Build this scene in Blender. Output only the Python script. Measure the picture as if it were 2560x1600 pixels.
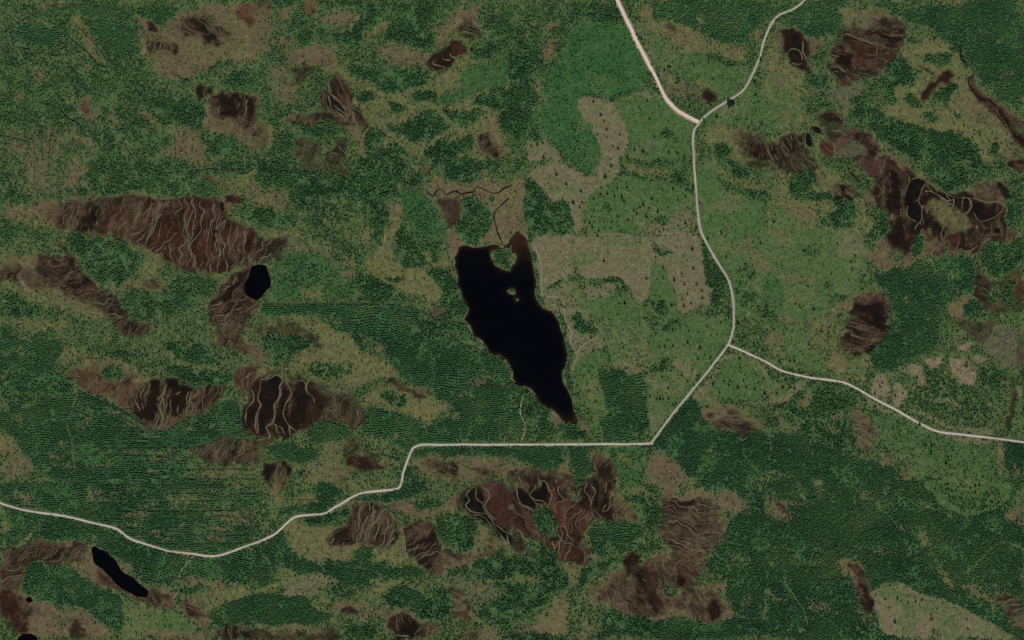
import bpy, math, random
import numpy as np

# ------------------------------------------------------------------ camera, world, sun, exposure
SC = bpy.context.scene
for o in list(bpy.data.objects):
    bpy.data.objects.remove(o)
S = 1.25                       # metres per unit of the traced map (2560 x 1600 units)
ALT = 12000.0
cam = bpy.data.cameras.new('camera'); cam_o = bpy.data.objects.new('camera', cam)
SC.collection.objects.link(cam_o)
cam_o.location = (0, 0, ALT); cam_o.rotation_euler = (0, 0, 0)
cam.sensor_width = 36.0; cam.lens = 36.0 * ALT / (2560 * S)
cam.clip_start = 10.0; cam.clip_end = 90000.0
SC.camera = cam_o

SUN_ELEV, SUN_AZ = 49.0, 168.0          # azimuth clockwise from north (up in the picture)
W = bpy.data.worlds.new('World'); SC.world = W; W.use_nodes = True
wn = W.node_tree.nodes; wl = W.node_tree.links
sky = wn.new('ShaderNodeTexSky'); sky.sky_type = 'NISHITA'; sky.sun_disc = False
sky.sun_elevation = math.radians(SUN_ELEV); sky.sun_rotation = math.radians(SUN_AZ)
bg = wn['Background']; wl.new(sky.outputs[0], bg.inputs['Color']); bg.inputs['Strength'].default_value = 0.085

sl = bpy.data.lights.new('sun', 'SUN'); sl.energy = 4.1; sl.angle = math.radians(0.5); sl.color = (1.0, 0.955, 0.89)
so = bpy.data.objects.new('sun', sl); SC.collection.objects.link(so)
az = math.radians(SUN_AZ); el = math.radians(SUN_ELEV)
so.rotation_euler = (math.pi / 2 - el, 0, math.pi - az)
so.location = (0, -3000, 4000)
SC.view_settings.view_transform = 'Standard'; SC.view_settings.look = 'None'
SC.view_settings.exposure = 0.0; SC.view_settings.gamma = 1.0; SC.view_settings.use_curve_mapping = False

rng = np.random.default_rng(11)
random.seed(5)
# ------------------------------------------------------------------ land cover map
# A(tile, cover class, outline): outlines are in units of one sixteenth of the site (tile = column, row; 2419 x 1512 units per tile)
AREAS = []
def pts(tile, s):
    c, r = int(tile[0]), int(tile[1]); out = []
    for p in s.split():
        x, y = p.split(','); out.append((c * 640 + float(x) / 3.78, r * 400 + float(y) / 3.78))
    return np.array(out)
def A(tile, cls, s, a=1.0, name=None, label=None, st=None, rows=None):
    AREAS.append(dict(P=pts(tile, s), cls=cls, a=a, name=name, label=label, st=st, rows=rows))
RIDGES = []
def L(tile, s, w=2.6): RIDGES.append((pts(tile, s), w))
BOG, POOL, CUT, STAND, PLANT, MIRE = 'peat_bog', 'bog_pool', 'felled_clearing', 'conifer_stand', 'plantation_block', 'mire'

# ---- broad grounds first
A('00','F','0,0 1250,0 1350,300 1350,520 1400,600 1300,700 1400,760 1900,900 1900,1200 1650,1300 1500,1512 0,1512',.55)
A('01','F','0,0 2419,0 2419,150 2100,110 1900,100 2100,280 2050,400 1900,380 1600,350 1400,290 1150,280 950,400 750,370 550,380 350,340 0,430',.7)
A('10','M','900,880 1700,700 2419,500 2419,1512 1060,1512 1000,1200',.8)
A('10','F','300,280 740,280 740,420 640,520 860,760 900,1200 300,1200 0,1100 0,600 150,420',.4)
A('20','F','0,0 1000,0 1100,250 600,500 500,900 0,1400',.6)
A('30','M','1200,400 1600,350 1800,470 1900,640 1900,800 2150,1000 2300,1300 2250,1512 1000,1512 1050,1000',.95)
A('30','M','0,300 200,640 330,740 330,850 300,1000 360,1100 320,1200 0,1250',.9)
A('30','G','0,700 140,800 330,950 250,1200 0,1250',.7)
A('31','M','0,0 600,0 900,400 950,700 900,1050 700,1300 900,1512 0,1512',.8)
A('31','G','0,400 150,450 260,600 450,650 640,650 900,680 930,900 900,1050 870,1240 700,1260 560,1340 560,1512 0,1512',.85)
A('32','M','0,0 720,0 720,260 580,260 560,480 350,510 0,400',.6)
A('32','G','0,0 300,0 420,120 400,300 300,500 0,420',.5)
A('32','S','1280,430 1450,330 1600,270 1610,120 1700,60 1800,100 1990,220 2100,330 2200,450 2270,600 2280,860 2150,1000 2000,1020 1800,1010 1600,990 1450,900 1300,830 1150,760 900,620 960,500 1150,490',1)
A('32','F','1330,640 1600,480 1750,640 2000,460 2180,560 2150,900 1800,980 1500,880',.45)
A('32','F','0,850 200,780 370,560 500,560 860,640 780,820 840,1050 850,1180 950,1310 800,1290 600,1190 380,1140 150,1060 0,1040',.8)
A('33','P','0,0 2419,0 2419,1512 0,1512',.95)
A('23','P','1740,0 2419,0 2419,1350 2110,1290 2000,1050 2010,900 1830,850 1900,650 1970,550 2030,420 2150,340 2170,220 2080,130 1880,110 1800,50',.95)
A('12','M','0,0 600,0 800,60 850,200 950,300 1200,350 1300,430 1330,540 1230,560 1000,640 980,640 800,580 500,540 300,440 560,330 640,250 560,90 370,60',1)
A('11','S','0,0 1400,0 1400,300 1240,500 1150,900 1000,1070 900,1350 0,1350',.7)
A('02','S','560,80 1000,0 1100,100 1250,200 1350,170 1450,160 1550,300 1600,430 1400,500 1200,440 1000,420 1000,340 900,250',1)
A('02','M','0,0 560,0 700,60 560,100 300,70 100,60',.9)
A('02','M','540,200 700,250 1000,280 850,340 640,420 580,440 560,350',.8)
A('13','M','270,470 380,400 500,440 700,430 820,380 860,240 930,190 1100,200 1250,240 1320,330 1440,480 1400,600 1430,740 1520,780 1550,830 1250,830 1210,780 1090,770 1080,640 1000,620 900,740 650,730 540,720 370,660 320,580',1)
A('13','H','1260,220 1500,80 1540,80 1500,200 1600,260 1760,230 1900,50 2100,40 1960,180 1950,270 1850,300 1600,360 1450,320',.9)
A('13','S','640,860 1500,900 2300,950 2400,1300 1800,1500 800,1500 640,1100',.7)
A('22','G','600,360 850,290 940,400 820,480 830,600 900,780 945,910 880,900 720,850 640,700 580,600 560,520 590,430',.9)
A('21','G','1740,0 1900,0 1900,150 1990,300 2200,380 2419,400 2419,1512 2100,1512 2080,1330 2050,1150 1800,720 1760,500',1)
A('23','H','740,1120 800,980 1000,880 1060,830 1190,880 1300,780 1500,700 1540,900 1530,1000 1560,1080 1800,1000 2000,920 2000,1000 1900,1080 2110,1290 1950,1350 1700,1330 1480,1300 1330,1330 1180,1320 1000,1280 900,1220 740,1200',.95)
A('23','B','760,1120 830,980 1030,880 1200,860 1450,760 1540,920 1520,1080 1400,1240 1180,1300 900,1200',.4,st=(-62,11)); A('23','B','1560,1060 1780,1020 1980,1150 2000,1310 1750,1320 1560,1200',.35,st=(-55,9))

# ---- tile 00
A('00','P','110,330 200,250 400,215 540,290 560,370 480,430 300,440 140,400',1,PLANT,'oval blue-green plantation block in the corner west of the brown heaths',rows=6)
A('00','P','900,190 1150,200 1300,350 1340,480 1200,560 950,430 860,300',.9)
A('00','P','450,60 900,60 1200,100 1250,170 900,190 640,130',.8)
A('00','P','1320,70 1690,80 1660,200 1560,270 1430,190 1250,130',.9)
A('00','H','320,0 760,0 720,35 480,40 370,70',.9)
A('00','M','200,210 430,150 450,190 230,245',.7)
A('00','H','640,200 720,180 830,290 970,540 1040,600 900,600 780,400 700,300',.75)
A('00','H','380,480 440,500 460,560 400,550',.6)
A('00','H','310,620 450,660 500,760 400,780 330,690',.7)
A('00','H','720,940 800,900 900,1050 930,1200 850,1150 740,1060',.8)
A('00','U','790,930 830,1000 850,1060 810,1080 745,1020',1,POOL,'small isolated purple-brown bog hollow shaped like a teardrop in green forest')
A('00','M','570,900 700,900 720,970 620,990',.8)
A('00','H','1340,1060 1480,1110 1530,1200 1480,1230 1360,1140',.9)
A('00','H','1010,1050 1140,1150 1140,1180 1050,1110',.6)
A('00','H','100,850 200,890 230,950 150,930',.5)
A('00','H','760,620 860,560 920,680 800,680',.5)
A('00','T','30,1200 520,1210 640,1200 940,1440 900,1512 0,1512',.8)
A('01','T','20,0 860,0 760,280 500,330 230,340 80,200',.75)
A('00','H','620,1200 700,1200 870,1380 930,1440 880,1420 760,1330',.8)
A('00','H','1250,130 1400,170 1540,280 1650,170 1690,100 2000,80 2419,0 2419,260 2419,600 2000,620 1900,700 1700,740 1450,700 1470,580 1340,500 1340,300',.85)
A('00','M','1340,350 1400,350 1390,500 1340,510',.9)
A('00','M','1690,330 2000,480 2419,330 2419,560 2100,580 1800,560',.5)
A('00','B','1380,180 1480,240 1500,300 1400,260',.8)
A('00','B','1410,350 1560,410 1680,430 1650,520 1560,480 1410,470',.75,BOG,'small brown bog with a dark streaked edge beside the yellow-green moss',st=(85,9))
A('00','O','1560,400 1620,390 1640,420 1580,420',.6)
A('00','B','1690,250 1730,170 1860,160 1960,180 1980,280 2170,270 2170,300 2060,320 2050,430 1960,420 1860,330 1740,310',.75,BOG,'ragged brown bog with one darker oval hollow, on heath by the pond-free northern edge',st=(-40,8))
A('00','K','1870,170 1950,190 1980,270 1910,270',.6)
A('00','O','2200,90 2290,20 2419,60 2419,220 2340,240 2220,130',.95,BOG,'rusty orange bog crossed by pale ridges on the upper heath',st=(-25,13))
A('10','B','0,0 100,0 150,90 100,150 0,130',.6,st=(-30,10))
A('00','F','1650,760 1850,680 2050,600 2250,560 2250,590 1900,720 1700,790',.8)
A('00','F','2130,780 2300,680 2419,660 2419,880 2220,890',.9)
A('00','H','1900,1000 2050,900 2380,910 2419,1000 2419,1490 2250,1380 1900,1250',.85)
A('00','B','2000,930 2330,910 2380,1050 2419,1300 2300,1200 2150,1120 2000,1050',.45,st=(80,10))
A('00','B','1830,830 1900,800 2010,830 2030,890 1880,920',.75,BOG,'little fan-shaped brown bog just above the streaky string bog',st=(88,8))
A('00','B','2010,940 2130,890 2300,920 2350,1010 2330,1080 2200,1100 2060,1040',.9,BOG,'string bog of upright dark stripes fading downward into brown heath',st=(82,11))
A('00','H','1640,1320 1700,1230 1900,1250 1860,1360 1900,1400 2000,1512 1480,1512 1520,1430',.85)
A('01','H','1480,0 2060,0 2000,60 1700,60',.7)
A('00','F','1400,960 1900,920 2000,910 1920,1000 1900,1230 1700,1150 1450,1020',1)
A('00','F','1870,1300 2050,1270 2300,1350 2419,1500 2000,1512 1880,1400',.9)
A('00','M','1540,1200 1750,1160 1750,1230 1620,1260',.8)
for s in ('280,1250 340,1260 320,1512 260,1512','420,1250 460,1260 440,1512 400,1512','120,1330 220,1340 230,1450 100,1440','500,1300 540,1300 530,1512 490,1512','560,1030 640,1060 700,1130 640,1110','1020,990 1110,1080 1150,1160 1080,1130','180,860 260,910 250,960 170,920'): A('00','H',s,.8)
for s in ('230,0 300,0 290,300 240,320','350,0 430,0 400,300 350,330','660,0 760,0 720,300 650,300'): A('01','H',s,.75)
# ---- tile 10
A('10','H','0,0 150,80 190,170 100,200 60,400 0,500',.8)
A('10','O','470,0 570,0 580,80 550,130 480,150 440,100',.9,BOG,'small rusty bog with curved pale ridges at the upper edge',st=(-25,11))
A('10','H','220,80 380,70 330,140 300,230 240,200',.9)
A('10','F','330,170 400,140 470,160 480,230 420,270 340,250',1,STAND,'small round dark conifer clump beside the rusty bog')
A('10','F','150,0 390,0 380,70 200,60',.9)
A('10','F','700,0 1350,0 1500,60 1740,0 1760,120 1640,250 1650,450 1200,440 1250,330 1280,200 1150,240 1050,330 1000,520 800,450 700,380 760,330 900,250 1000,130 960,80 700,50',1)
A('10','H','620,180 680,120 960,90 960,160 830,210 640,230',.95,CUT,'pinkish brown tongue of open heath between conifer woods')
A('10','H','780,300 840,270 860,310 780,320',.8)
A('10','M','1000,300 1150,250 1280,200 1200,310 1100,360',.9)
A('10','H','1130,320 1280,200 1240,290 1160,350',.8)
A('10','G','640,120 800,100 980,70 980,50 790,70',.9)
A('10','F','350,280 700,280 740,420 600,380 400,400',.8)
A('10','H','250,500 400,420 600,420 780,480 720,560 800,600 850,700 760,690 600,640 400,660 290,600',.95)
A('10','B','320,660 420,640 530,650 480,720 450,780 380,790 400,720',.7,st=(65,8))
A('10','H','140,380 300,330 360,400 250,420',.8)
A('10','B','270,340 320,330 330,380 280,370',.6)
A('10','H','100,600 300,600 360,900 560,860 300,950 100,900',.6)
A('10','B','740,700 790,710 870,810 900,900 910,1000 960,1080 1050,1240 960,1190 880,1180 800,1220 740,1200 740,1110 650,960 640,880 680,850 700,760',1,BOG,'long narrow near-black bog with white winding ridges, pointed at its upper end',st=(-62,12,1.3))
A('10','K','660,900 760,900 860,1050 880,1170 820,1100 720,1040',.9,POOL,'black sinuous pool between white ridges inside the long narrow bog')
L('10','670,850 740,920 790,960 840,1010 890,1040 870,1100 850,1150'); L('10','680,900 720,1030 770,1060 830,1100 860,1150')
L('10','740,980 750,1000 830,1060 850,1100'); L('10','910,1050 930,1120 960,1190'); L('10','690,760 700,880 760,940')
A('10','H','200,1100 260,1040 380,1040 500,1070 700,1080 740,1120 620,1170 420,1150 230,1170',.9)
A('10','B','230,1110 380,1060 740,1090 740,1190 1050,1250 900,1300 760,1220 420,1160',.4,st=(82,9))
A('10','B','560,1060 720,1080 740,1130 600,1150',.6)
A('10','H','800,1220 1050,1240 1060,1420 950,1300 830,1290',.8)
A('10','M','770,570 900,640 930,760 1050,830 1200,890 1100,900 920,880 850,780 790,700',.9)
A('10','F','930,640 1280,600 1680,690 1640,760 1500,850 1200,890 1050,800 930,720 880,680',1)
A('10','H','1150,480 1260,450 1600,490 1600,640 1400,620 1200,620',.8)
A('10','H','1660,340 1750,270 1850,150 2000,60 2150,80 2130,180 1950,300 1850,370 1700,450',.9)
A('10','B','1880,330 1960,180 2090,230 2080,370 1970,370',.6,BOG,'pale brown terraced bog above the dark lobed pools',st=(-10,11))
A('10','B','1590,600 1640,520 1750,470 1900,400 1980,460 1980,510 1900,540 1800,610 1770,690 1680,700 1600,660',1,BOG,'dark lobed bog with looping cream ridges along its lower side')
A('10','R','1840,470 1880,400 1960,450 1980,500 1900,540',.8)
A('10','K','1680,560 1790,570 1850,600 1780,640 1700,620',.7)
L('10','1640,530 1620,590 1670,650 1690,690'); L('10','1680,560 1670,600 1700,620 1790,640'); L('10','1760,510 1770,550 1840,570'); L('10','1830,500 1860,540 1900,540 1940,520'); L('10','1580,590 1620,640 1650,690')
A('10','K','2010,450 2050,440 2070,480 2030,500',1,POOL,'tiny round black pool at the right end of the lobed bog')
A('10','B','2100,90 2140,110 2130,140',.8)
A('10','M','1800,650 1880,570 2000,530 2060,500 1980,570 1850,670',1)
A('10','F','2140,200 2250,100 2419,60 2419,350 2300,330 2150,300',.9)
A('10','F','2050,500 2300,350 2419,400 2300,480 2200,550 2080,560',1)
A('10','Y','1720,960 1750,860 1850,800 2000,650 2250,580 2419,560 2419,800 2150,830 2000,900 1800,1000',.9)
A('10','M','1690,860 1850,800 1950,790 1800,880',.8)
for s in ('940,900 1080,890 1140,960 1060,1000 960,980','1270,980 1380,970 1440,1060 1300,1070','1450,880 1700,880 1720,970 1560,1000 1460,980',
          '1750,1000 2050,1000 2120,1050 2050,1150 1900,1220 1820,1120','2060,870 2419,800 2419,950 2200,1050 2070,960','2300,1050 2419,900 2419,1300 2320,1250',
          '1600,1450 1750,1350 1930,1370 1960,1250 2080,1260 2050,1400 1900,1512 1580,1512','1060,1200 1200,1210 1240,1300 1150,1380 1250,1400 1290,1330 1400,1350 1420,1512 1080,1512',
          '150,1320 240,1260 340,1300 330,1450 360,1512 130,1512','290,1160 520,1130 720,1150 800,1240 600,1320 480,1230 330,1190'):
    A('10','F',s,1)
A('10','F','1220,1140 1400,1170 1600,1060 1740,1090 1840,1230 1650,1330 1480,1350 1400,1240 1260,1230',1,STAND,'irregular conifer stand with pale dead trunks on yellow-green moss')
A('10','H','2170,1100 2260,1130 2330,1300 2340,1480 2240,1512 2060,1440 2120,1250',.8)
A('10','B','2110,1260 2160,1240 2280,1400 2250,1500 2120,1430',.7,BOG,'small orange-brown bog with fine diagonal dark hollows between conifer groups',st=(42,9))
A('10','B','350,1300 640,1350 520,1512 380,1512',.55,st=(70,9)); A('10','B','640,1512 780,1300 850,1320 870,1512',.6,st=(-40,10)); A('11','B','430,0 870,0 880,100 700,140 500,90',.45)
A('10','H','0,1080 120,1180 150,1330 100,1420 0,1460',.9); A('10','B','0,1150 90,1250 60,1400 0,1400',.4)
# ---- tile 20
A('20','F','450,170 520,90 690,40 1000,90 1130,160 960,200 700,150 600,200 520,280',1)
A('20','F','0,420 170,380 330,300 270,460 280,560 440,560 330,620 220,680 210,850 280,900 310,1010 190,1120 300,1280 0,1400',1)
A('20','Y','560,250 800,190 1010,240 1100,260 1300,740 1200,790 1150,860 900,920 660,870 640,1100 760,1230 850,1370 850,1480 520,1512 430,1400 260,1220 190,1120 310,1010 300,870 330,640 470,560 500,380',1,'young_thicket','bright green young thicket west of the pale straight road')
A('20','G','650,620 1100,790 1050,830 750,740',.6)
A('20','P','660,870 780,870 900,920 1150,840 1100,900 860,950 720,900',.8)
A('20','H','280,540 310,440 390,370 440,400 430,520 350,560',.9)
A('20','H','300,270 440,200 430,270 330,320',.9); A('20','H','150,210 230,180 230,230 180,240',.7); A('20','M','100,400 200,260 180,350',.6)
A('20','M','210,800 250,740 310,880 320,1010 210,1130 280,1030 290,900 230,860',.9); A('20','H','205,780 250,770 260,840 230,870',.8)
A('20','P','1280,60 1500,0 2419,0 2419,120 2300,230 2240,350 2200,400 1870,370 1710,240 1470,200 1330,180',.85)
A('20','C','1130,170 1400,300 1560,400 1610,560 1560,700 1540,820 1440,800 1350,600 1220,370',.55)
A('20','G','1180,220 1400,330 1560,420 1610,560 1560,700 1480,650 1350,560',.6)
A('20','M','1160,90 1290,100 1330,190 1420,210 1700,240 1850,380 2180,390 2240,560 2200,600 2080,560 1980,500 1850,490 1680,480 1600,420 1480,340 1180,180',.95,MIRE,'yellow-brown open mire between the two northern roads')
A('20','H','1160,90 1280,100 1330,190 1200,170',.7); A('20','H','1480,220 1720,240 1780,420 1650,380 1500,330',.6); A('20','B','1460,230 1530,230 1570,290 1490,280',.5)
A('20','H','2020,420 2190,410 2220,560 2100,540',.5)
A('20','G','1640,480 1950,500 2080,600 2250,560 2240,700 2180,830 2000,960 1900,860 1760,740 1580,760 1600,600',.9)
A('20','F','1640,490 1950,505 2080,600 2240,570 2230,640 2060,640 1900,560 1700,530',.7)
A('20','H','1440,830 1560,840 1780,850 1950,900 1920,960 1700,940 1580,920 1480,860',.75)
A('20','M','1750,760 1850,740 1890,830 1760,840',.9)
A('20','B','1790,850 1870,830 1950,890 1930,950 1830,940',.95,BOG,'small purplish brown bog patch inside the fork above the road junction')
A('20','H','2250,350 2300,230 2380,280 2340,410',.9)
A('20','G','1800,1120 2000,970 2180,870 2260,800 2419,850 2419,1200 2100,1170 1850,1190',.9); A('20','C','1900,1050 2150,900 2300,900 2200,1050 2000,1130',.4)
A('20','M','1780,1250 1950,1180 2200,1190 2419,1290 2419,1512 2080,1512 1890,1450',.95)
A('20','H','2030,1230 2180,1200 2280,1280 2240,1400 2100,1400',.6,st=(75,6)); A('30','H','0,1280 60,1280 40,1512 0,1512',.4)
A('20','F','1880,1370 2000,1340 2080,1400 2050,1490 1920,1480',1)
A('20','C','650,900 760,940 950,950 970,1040 1090,1230 1140,1290 1070,1512 800,1512 860,1480 850,1330 640,1090',1,CUT,'tan felled strip running down between the young thicket and the green seed-tree field')
A('20','C','120,1310 210,1330 300,1310 420,1420 480,1512 150,1512',.95)
A('20','G','950,950 1200,850 1300,880 1420,900 1560,1050 1740,1160 1710,1250 1690,1512 1070,1512 1140,1290 1090,1230 960,1030',1,CUT,'green felled field dotted with dark trees west of the junction road')
A('20','F','1360,1290 1450,1210 1570,1300 1560,1340 1440,1310',.8); A('20','W','1180,1320 1400,1340 1380,1420 1220,1410',.5)
A('20','C','970,960 1180,880 1280,870 1320,950 1200,900',.8); A('20','H','1190,800 1260,780 1240,840',.9)
A('20','B','2250,1350 2290,1280 2419,1280 2419,1512 2270,1480',.85)
A('20','K','2270,1380 2300,1290 2410,1300 2400,1480 2300,1500',.8); A('30','K','0,1310 60,1300 90,1400 40,1512 0,1512',.7)
# ---- tile 30
A('30','F','0,0 720,0 700,60 400,50 150,150 0,200',.8)
A('30','P','150,150 400,50 700,60 690,320 500,380 330,340 250,270',.85)
A('30','P','0,0 720,0 720,80 0,140',.5)
A('30','H','0,400 100,280 250,280 420,400 500,380 560,450 480,500 360,560 400,740 330,740 200,640 160,470 60,420',.8)
A('30','B','140,330 130,290 240,290 320,370 400,420 400,500 350,560 330,580 400,700 370,740 210,600 170,500',.9,BOG,'blackish brown bog beside the northern road, cut by pale cross ridges')
A('30','K','140,340 230,330 320,400 310,480 330,580 200,590 180,500',.75)
L('30','180,490 230,460 310,490 330,570'); L('30','325,380 330,480 360,560'); L('30','400,430 390,500'); L('30','205,600 330,600')
A('30','H','720,100 1000,60 1170,60 1260,150 1300,250 1240,460 1180,600 1100,660 950,740 850,800 760,850 640,800 560,650 610,500 700,400 700,250',.85)
A('30','B','700,240 800,200 900,280 1060,230 1100,130 1240,150 1300,270 1230,450 1160,600 1000,700 860,800 700,820 570,680 620,500',.5,st=(-18,8))
A('30','M','700,100 760,40 980,20 1000,100 800,150 720,250',.8)
A('30','W','830,180 950,110 1040,100 1050,240 960,280 850,250',.9); A('30','M','830,180 900,140 950,220 880,250',.6)
A('30','B','1080,280 1160,260 1290,280 1240,430 1190,520 1080,540 1040,460 1070,380',.85,BOG,'ribbed brown slope of short parallel hollows on the right flank of the large northern bog',st=(-8,7))
A('30','B','940,290 1040,250 1070,330 900,340',.7,st=(-5,8))
A('30','B','610,490 700,440 770,560 900,640 850,720 760,760 620,740 570,680 580,600',.9,BOG,'brown bog with slanting cream ridges below the broad dark hollow',st=(-27,9))
A('30','D','700,330 760,310 840,370 960,400 1030,410 1030,540 950,560 850,530 760,420',1,POOL,'broad dark brown hollow edged by a cream rim in the large northern bog')
A('30','R','760,560 850,530 930,570 900,640 800,630',.9)
L('30','740,310 820,350 930,380 970,410 1030,410 1035,480 1015,560',3)
A('30','R','660,790 760,740 800,780 720,850',.7); A('30','B','640,730 820,720 800,780 700,800',.6); A('30','B','1000,560 1100,560 1100,640 1020,640',.6)
A('30','F','380,580 500,510 600,520 560,580 400,610',.8); A('30','F','330,780 420,700 520,710 560,800 400,830',.9); A('30','F','560,400 700,330 690,430 600,460',.6)
A('30','W','50,680 150,660 180,760 80,800',.8); A('30','W','330,830 620,850 640,900 420,930',.7); A('30','W','540,880 820,820 950,860 820,940 800,1080 640,1000',.8)
A('30','H','120,1050 250,1000 200,1150 130,1180',.5); A('30','F','300,950 450,960 480,1040 320,1030',.5)
A('30','P','1170,60 1200,130 1400,60 1800,60 1900,0 2419,0 2419,1000 2200,950 2100,850 1960,720 1940,600 1850,480 1700,400 1560,300 1400,190 1260,140',1,PLANT,'broad dark plantation in the corner beyond the winding river')
A('30','P','990,75 1030,0 1180,0 1230,120 1190,130 1170,60 1070,60',.9)
A('30','H','1480,0 1880,0 1840,60 1620,20',.8); A('30','M','2200,700 2300,680 2340,730 2250,750',.6)
A('30','F','1060,700 1200,540 1310,560 1440,640 1440,700 1380,750 1190,850 1210,940 1120,950 1050,850',1,STAND,'large kidney-shaped conifer stand on yellow moss east of the big brown bog')
A('30','F','1550,950 1700,770 1830,740 1830,800 1750,960 1700,1030 1560,1000',1,STAND,'slanting oblong conifer stand next to the forked dark hollow')
A('30','F','1300,900 1380,880 1480,980 1450,1030 1330,1010',1,STAND,'small oval conifer stand between two larger ones on yellow moss')
A('30','F','1470,1070 1570,1040 1640,1120 1600,1170 1490,1120',1)
A('30','F','810,930 880,930 940,1030 1100,1040 1300,1130 1440,1180 1620,1250 1720,1200 1900,1280 2000,1400 2000,1512 1250,1512 1100,1340 1000,1200 860,1150 800,1080',1,STAND,'wide belt of conifers sloping down above the long dark bog')
A('31','F','1400,0 1830,0 1900,130 1850,270 1800,310 1690,250 1550,140 1420,80',1)
A('30','F','1280,370 1400,350 1420,410 1300,420',.9); A('30','F','1450,510 1700,480 1760,560 1650,640 1480,560',.9); A('30','F','1700,390 1850,480 1950,640 1880,640 1760,500',.8)
A('30','F','1930,1090 1990,1080 2130,1130 2050,1160 1950,1140',1); A('30','F','2080,1390 2150,1340 2200,1400 2150,1480 2080,1440',1); A('30','F','1760,1060 1850,1090 1800,1160',.7); A('30','F','1900,1200 2050,1230 2000,1300',.5)
A('30','M','1180,870 1380,800 1350,830 1210,920',.6)
A('30','B','1470,900 1520,740 1600,740 1650,680 1760,650 1770,690 1640,760 1580,830 1530,930',.9,BOG,'forked dark grey-brown hollow between conifer stands'); A('30','B','1430,590 1500,650 1600,670 1520,700',.6)
A('30','H','1900,730 1990,880 2150,920 2300,1030 2419,1140 2419,1210 2290,1180 2150,1010 2000,940 1890,780',.7); A('30','U','1920,740 1990,890 2160,940 2419,1150 2419,1200 2280,1140 2150,1000 2000,930',.7,MIRE,'dull purple wet margin following the far side of the winding river')
A('30','H','1830,900 2000,950 2140,1010 2250,1180 2290,1290 2380,1380 2419,1512 2230,1512 2280,1380 2200,1200 1900,1100',.6)
A('30','K','2150,1000 2230,1060 2270,1130 2300,1270 2400,1280 2419,1370 2350,1350 2290,1270 2250,1160 2160,1070',1,POOL,'long black widening of the river running down to the edge')
A('30','D','1890,730 1945,700 1930,800 1990,905 2150,985 2270,1090 2340,1240 2419,1280 2419,1400 2330,1350 2250,1190 2140,1050 2000,955 1905,860',.85)
A('31','D','2300,0 2419,0 2419,110 2300,90',.6)
A('30','K','2150,1000 2230,1060 2270,1130 2300,1270 2400,1280 2419,1370 2350,1350 2290,1270 2250,1160 2160,1070',.9)
A('30','H','0,1270 100,1300 350,1270 340,1400 360,1512 0,1512',.8)
A('20','B','2100,1230 2250,1240 2419,1280 2419,1500 2200,1450',.45,st=(70,7)); A('30','B','0,1280 340,1270 360,1400 340,1512 0,1512',.6,st=(-68,9))
A('30','B','440,1050 700,1070 760,1180 960,1230 1100,1400 1000,1512 700,1512 480,1400 520,1250',.4,st=(-30,12))
A('30','B','0,1290 100,1300 330,1280 300,1400 220,1512 0,1512',.7,BOG,'bog of crowded upright dark stripes left of two small black pools',st=(-68,8))
A('30','B','140,1390 200,1370 190,1440 150,1430',.9)
A('30','K','280,1290 330,1290 330,1350 290,1340',.8)
A('30','K','345,1270 400,1260 425,1340 410,1410 350,1370',1,POOL,'upright black pool right of the striped bog')
A('30','K','390,1200 450,1180 510,1220 500,1270 430,1250',1,POOL,'rounded black pool just above the upright one')
A('30','H','360,1200 400,1180 390,1240',.8)
A('30','B','430,1060 650,1070 700,1140 620,1170 470,1100',.9,BOG,'flat lens of dark brown bog rimmed with pale moss above the purple bog'); L('30','470,1070 560,1060 650,1065 700,1130')
A('30','U','570,1240 690,1260 820,1220 960,1240 1010,1350 1090,1430 1050,1512 960,1512 930,1420 850,1330 750,1330 660,1400 620,1420 600,1320',.95,BOG,'purple arch of bog around a pale mossy centre',st=(35,14,1.3))
A('30','R','500,1340 610,1340 630,1480 570,1460 490,1400',.8); A('30','W','660,1400 800,1340 900,1380 920,1500 700,1512',.8)
A('30','B','560,1240 640,1240 700,1270 600,1300',.5); L('30','620,1350 640,1440 620,1512')
# ---- tile 01
A('01','H','230,0 450,0 350,330 270,330',.4); A('01','H','650,50 850,0 740,280 640,280',.5); A('01','H','500,300 560,270 550,330',.7)
A('01','H','1860,150 1950,130 2150,220 2160,270 2030,250',.9); A('01','B','1900,150 1960,140 2100,220 2030,230',.45)
A('01','M','2150,280 2330,130 2419,120 2419,440 2320,330',.8)
A('01','H','0,440 250,390 450,350 560,400 760,370 920,420 1000,330 1130,290 1350,300 1600,380 1860,360 2000,400 2120,400 2120,320 2300,340 2320,420 2150,470 2100,560 2300,620 2419,680 2419,1000 2250,1000 2150,1040 1960,1060 1850,1000 1700,1050 1550,980 1400,860 1200,750 1000,710 780,700 560,690 450,600 350,480 0,560',.95)
A('01','B','480,430 950,420 1100,330 1350,330 1600,390 1860,360 2100,440 2300,640 2419,700 2419,960 2200,1000 1700,1030 1500,960 1200,740 1000,700 560,680',.5,st=(78,11))
A('01','M','100,520 400,520 450,620 300,640 120,600',.8); A('01','B','290,400 360,390 350,430',.9); A('01','B','120,560 160,550 150,590',.9)
A('01','O','460,430 610,470 600,600 440,600',.45)
A('01','B','580,600 650,470 870,460 930,570 880,600 850,690 590,690',.75,BOG,'small reddish bog of short upright pools left of the large string bog',st=(84,8)); A('01','K','860,460 900,530 930,570 890,600 860,560',.8)
A('01','R','990,600 1050,420 1200,450 1220,560 1130,680 990,690',.75,BOG,'reddish blotchy bog between two string bogs',st=(55,12))
A('01','D','1370,480 1400,380 1500,390 1640,380 1650,600 1700,680 1640,760 1500,880 1420,860 1380,800 1200,740 1320,600',.9,BOG,'slanting-ridged left half of the large red-brown string bog',st=(57,10))
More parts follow.
